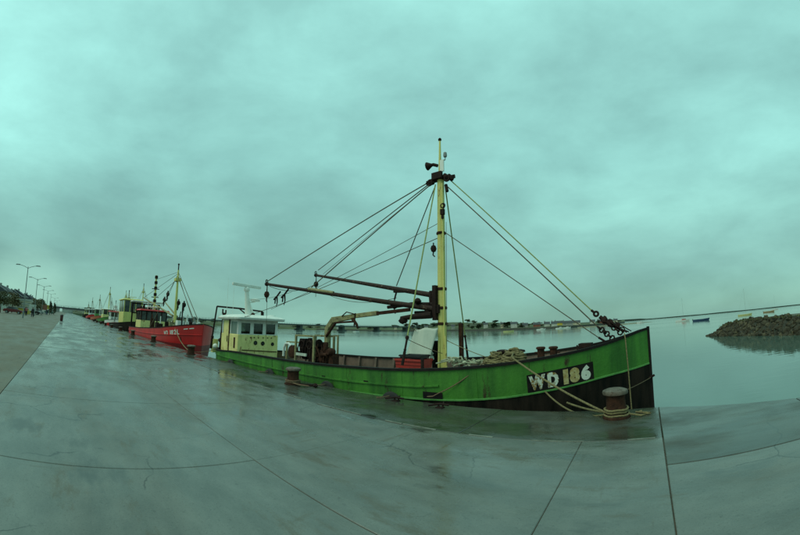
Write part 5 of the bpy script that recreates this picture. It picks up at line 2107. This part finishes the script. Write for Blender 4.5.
# people
def person(loc, label, coat, legs_m, rz=0, stride=.18, h_=1.72, hold=None):
    t = thing('person', label, 'person', loc)
    s_ = h_ / 1.75
    me = bpy.data.meshes.new('body')
    V = [(0, 0, .95), (0, 0, 1.15), (0, 0, 1.38), (0, 0, 1.52), (0, .01, 1.60), (0, .01, 1.70)]
    E = [(0, 1), (1, 2), (2, 3), (3, 4), (4, 5)]
    Rr = [.15, .14, .16, .06, .095, .08]
    for sd_ in (-1, 1):
        k0 = len(V)
        V += [(sd_ * .10, 0, .88), (sd_ * .11, sd_ * stride * .45, .50), (sd_ * .11, sd_ * stride - .03, .09), (sd_ * .11, sd_ * stride + .13, .04)]
        E += [(0, k0), (k0, k0 + 1), (k0 + 1, k0 + 2), (k0 + 2, k0 + 3)]
        Rr += [.10, .07, .05, .04]
        k0 = len(V)
        V += [(sd_ * .19, 0, 1.40), (sd_ * .24, -sd_ * .06, 1.13), (sd_ * .25, -sd_ * .13 + .05, .90), (sd_ * .25, -sd_ * .14 + .07, .83)]
        E += [(2, k0), (k0, k0 + 1), (k0 + 1, k0 + 2), (k0 + 2, k0 + 3)]
        Rr += [.07, .055, .038, .035]
        for q in range(5):
            kk = len(V)
            fy = (-.03, -.015, 0, .015, .04)[q]
            ln_ = (.06, .075, .08, .075, .04)[q]
            V += [(sd_ * .25, -sd_ * .14 + .07 + fy, .80), (sd_ * .245, -sd_ * .14 + .075 + fy * 1.3, .80 - ln_)]
            E += [(k0 + 3, kk), (kk, kk + 1)]
            Rr += [.011, .009]
    me.from_pydata([(a * s_, b_ * s_, c * s_) for a, b_, c in V], E, [])
    for mm in (coat, legs_m, skin):
        me.materials.append(mm)
    o = bpy.data.objects.new('body', me)
    COL.objects.link(o)
    o.parent = t
    sk = o.modifiers.new('skin', 'SKIN')
    for i, r_ in enumerate(Rr):
        me.skin_vertices[0].data[i].radius = (r_ * s_, r_ * s_ * .8)
    me.skin_vertices[0].data[0].use_root = True
    ss = o.modifiers.new('sub', 'SUBSURF')
    ss.levels = ss.render_levels = 1
    hm = MB().ball((0, 0, 1.66 * s_), .115 * s_, 10, 1.15).ball((0, .105 * s_, 1.64 * s_), .02, 5)
    c = hm.build('head', skin, None, smooth=True)
    c.parent = t
    c = MB().ball((0, -.02, 1.70 * s_), .122 * s_, 10, 1.0).build('hair', blackplastic, None, smooth=True)
    c.parent = t
    b = MB()
    for sd_ in (-1, 1):
        b.tube([(sd_ * .09 * s_, 0, .95 * s_), (sd_ * .11 * s_, sd_ * stride * .45 * s_, .50 * s_), (sd_ * .11 * s_, (sd_ * stride - .03) * s_, .10 * s_)], .125 * s_, 8, .075 * s_)
    c = b.build('trousers', legs_m, None, smooth=True)
    c.parent = t
    t.rotation_euler = (0, 0, rz)
    return t


dkc = mat('dark_coat', (.015, .015, .02), rough=.8)
pkc = mat('dusky_pink_coat', (.42, .12, .13), rough=.8)
bluej = mat('blue_denim', (.04, .06, .12), rough=.8)
person((-64.4, -5.95, 0), 'person in a dark coat walking on the promenade, nearest of the walkers', dkc, dkc, rz=R(80))
person((-110, -5.9, 0), 'distant person in dark clothes walking near the slim trees', dkc, bluej, rz=R(-90))
person((-72, -7.9, 0), 'person in a dusky pink coat left of the dark coated walker', pkc, dkc, rz=R(100))
person((-74, -8.4, 0), 'person in a dark top standing behind the pink coated one', dkc, bluej, rz=R(60))


# cars
def car(loc, label, m_, rz=0, group='cars parked on the promenade'):
    t = thing('parked_car', label, 'car', loc, group)
    X, Y, Z = loc
    b = MB()
    prof = [(-2.1, .35), (-2.15, .75), (-1.9, .92), (-1.2, .98), (1.1, .95), (1.95, .8), (2.1, .6), (2.05, .35)]
    n = len(prof)
    b.add([(X + a, Y - .82, Z + c) for a, c in prof] + [(X + a, Y + .82, Z + c) for a, c in prof], [tuple(range(n)), tuple(range(2 * n - 1, n - 1, -1))] + [(i, (i + 1) % n, (i + 1) % n + n, i + n) for i in range(n)])
    b.build('body', m_, t, bevel=.06)
    c = MB()
    c.box((X - .2, Y, Z + 1.18), (2.6, 1.5, .46), top=.68, topy=.85)
    c.build('cabin_glass', glass, t, bevel=.04)
    MB().box((X - .2, Y, Z + 1.425), (1.72, 1.24, .05)).build('roof', m_, t, bevel=.02)
    for sx in (-1.3, 1.3):
        for sy in (-.8, .8):
            w = MB().lathe([(.2, -.09), (.31, -.09), (.31, .09), (.2, .09)], (X + sx, Y + sy, Z + .31), 14, 'y').build('wheel', rubber, t, smooth=True)
            MB().lathe([(.19, -.10), (.19, .10)], (X + sx, Y + sy, Z + .31), 10, 'y').build('rim', tailm, w)
    for sy in (-.6, .6):
        MB().box((X + 2.06, Y + sy, Z + .62), (.08, .3, .13)).build('headlight', white, t)
    t.rotation_euler = (0, 0, rz)
    return t


car((-78, -11.4, 0), 'dark red car parked at the left edge of the promenade', mat('dark_red_car_paint', (.18, .02, .02), rough=.25, scale=1, bump=0), R(90))
car((-96, -8.9, 0), 'black car parked beyond the walkers on the promenade', mat('black_car_paint', (.015, .015, .018), rough=.25, scale=1, bump=0), R(84))
car((-126, -9.6, 0), 'white van-like car parked among the street trees', mat('white_car_paint', (.6, .6, .58), rough=.3, scale=1, bump=0), R(95))
car((-150, -7.4, 0), 'green car parked far along the promenade', mat('green_car_paint', (.02, .12, .07), rough=.25, scale=1, bump=0), R(90))
car((-172, -7.6, 0), 'small grey car parked farthest along the promenade', mat('grey_car_paint', (.2, .21, .2), rough=.3, scale=1, bump=0), R(90))

# dark bollard-like bins by the edge of the slabs
bn = thing('litter_bin', 'dark reddish litter bin on the edge of the slabs far along the quay', 'litter bin', (-60.5, -.75, 0), 'litter bins beside the slabs')
MB().lathe([(.20, 0), (.24, .05), (.26, .85), (.28, .87)], (-60.5, -.75, 0), 14).build('bin_body', mat('maroon_paint', (.09, .02, .02), rough=.5), bn, smooth=True)
MB().lathe([(.28, .87), (.29, .93), (.2, 1.04), (.05, 1.08)], (-60.5, -.75, 0), 14).build('lid', blackplastic, bn, smooth=True)
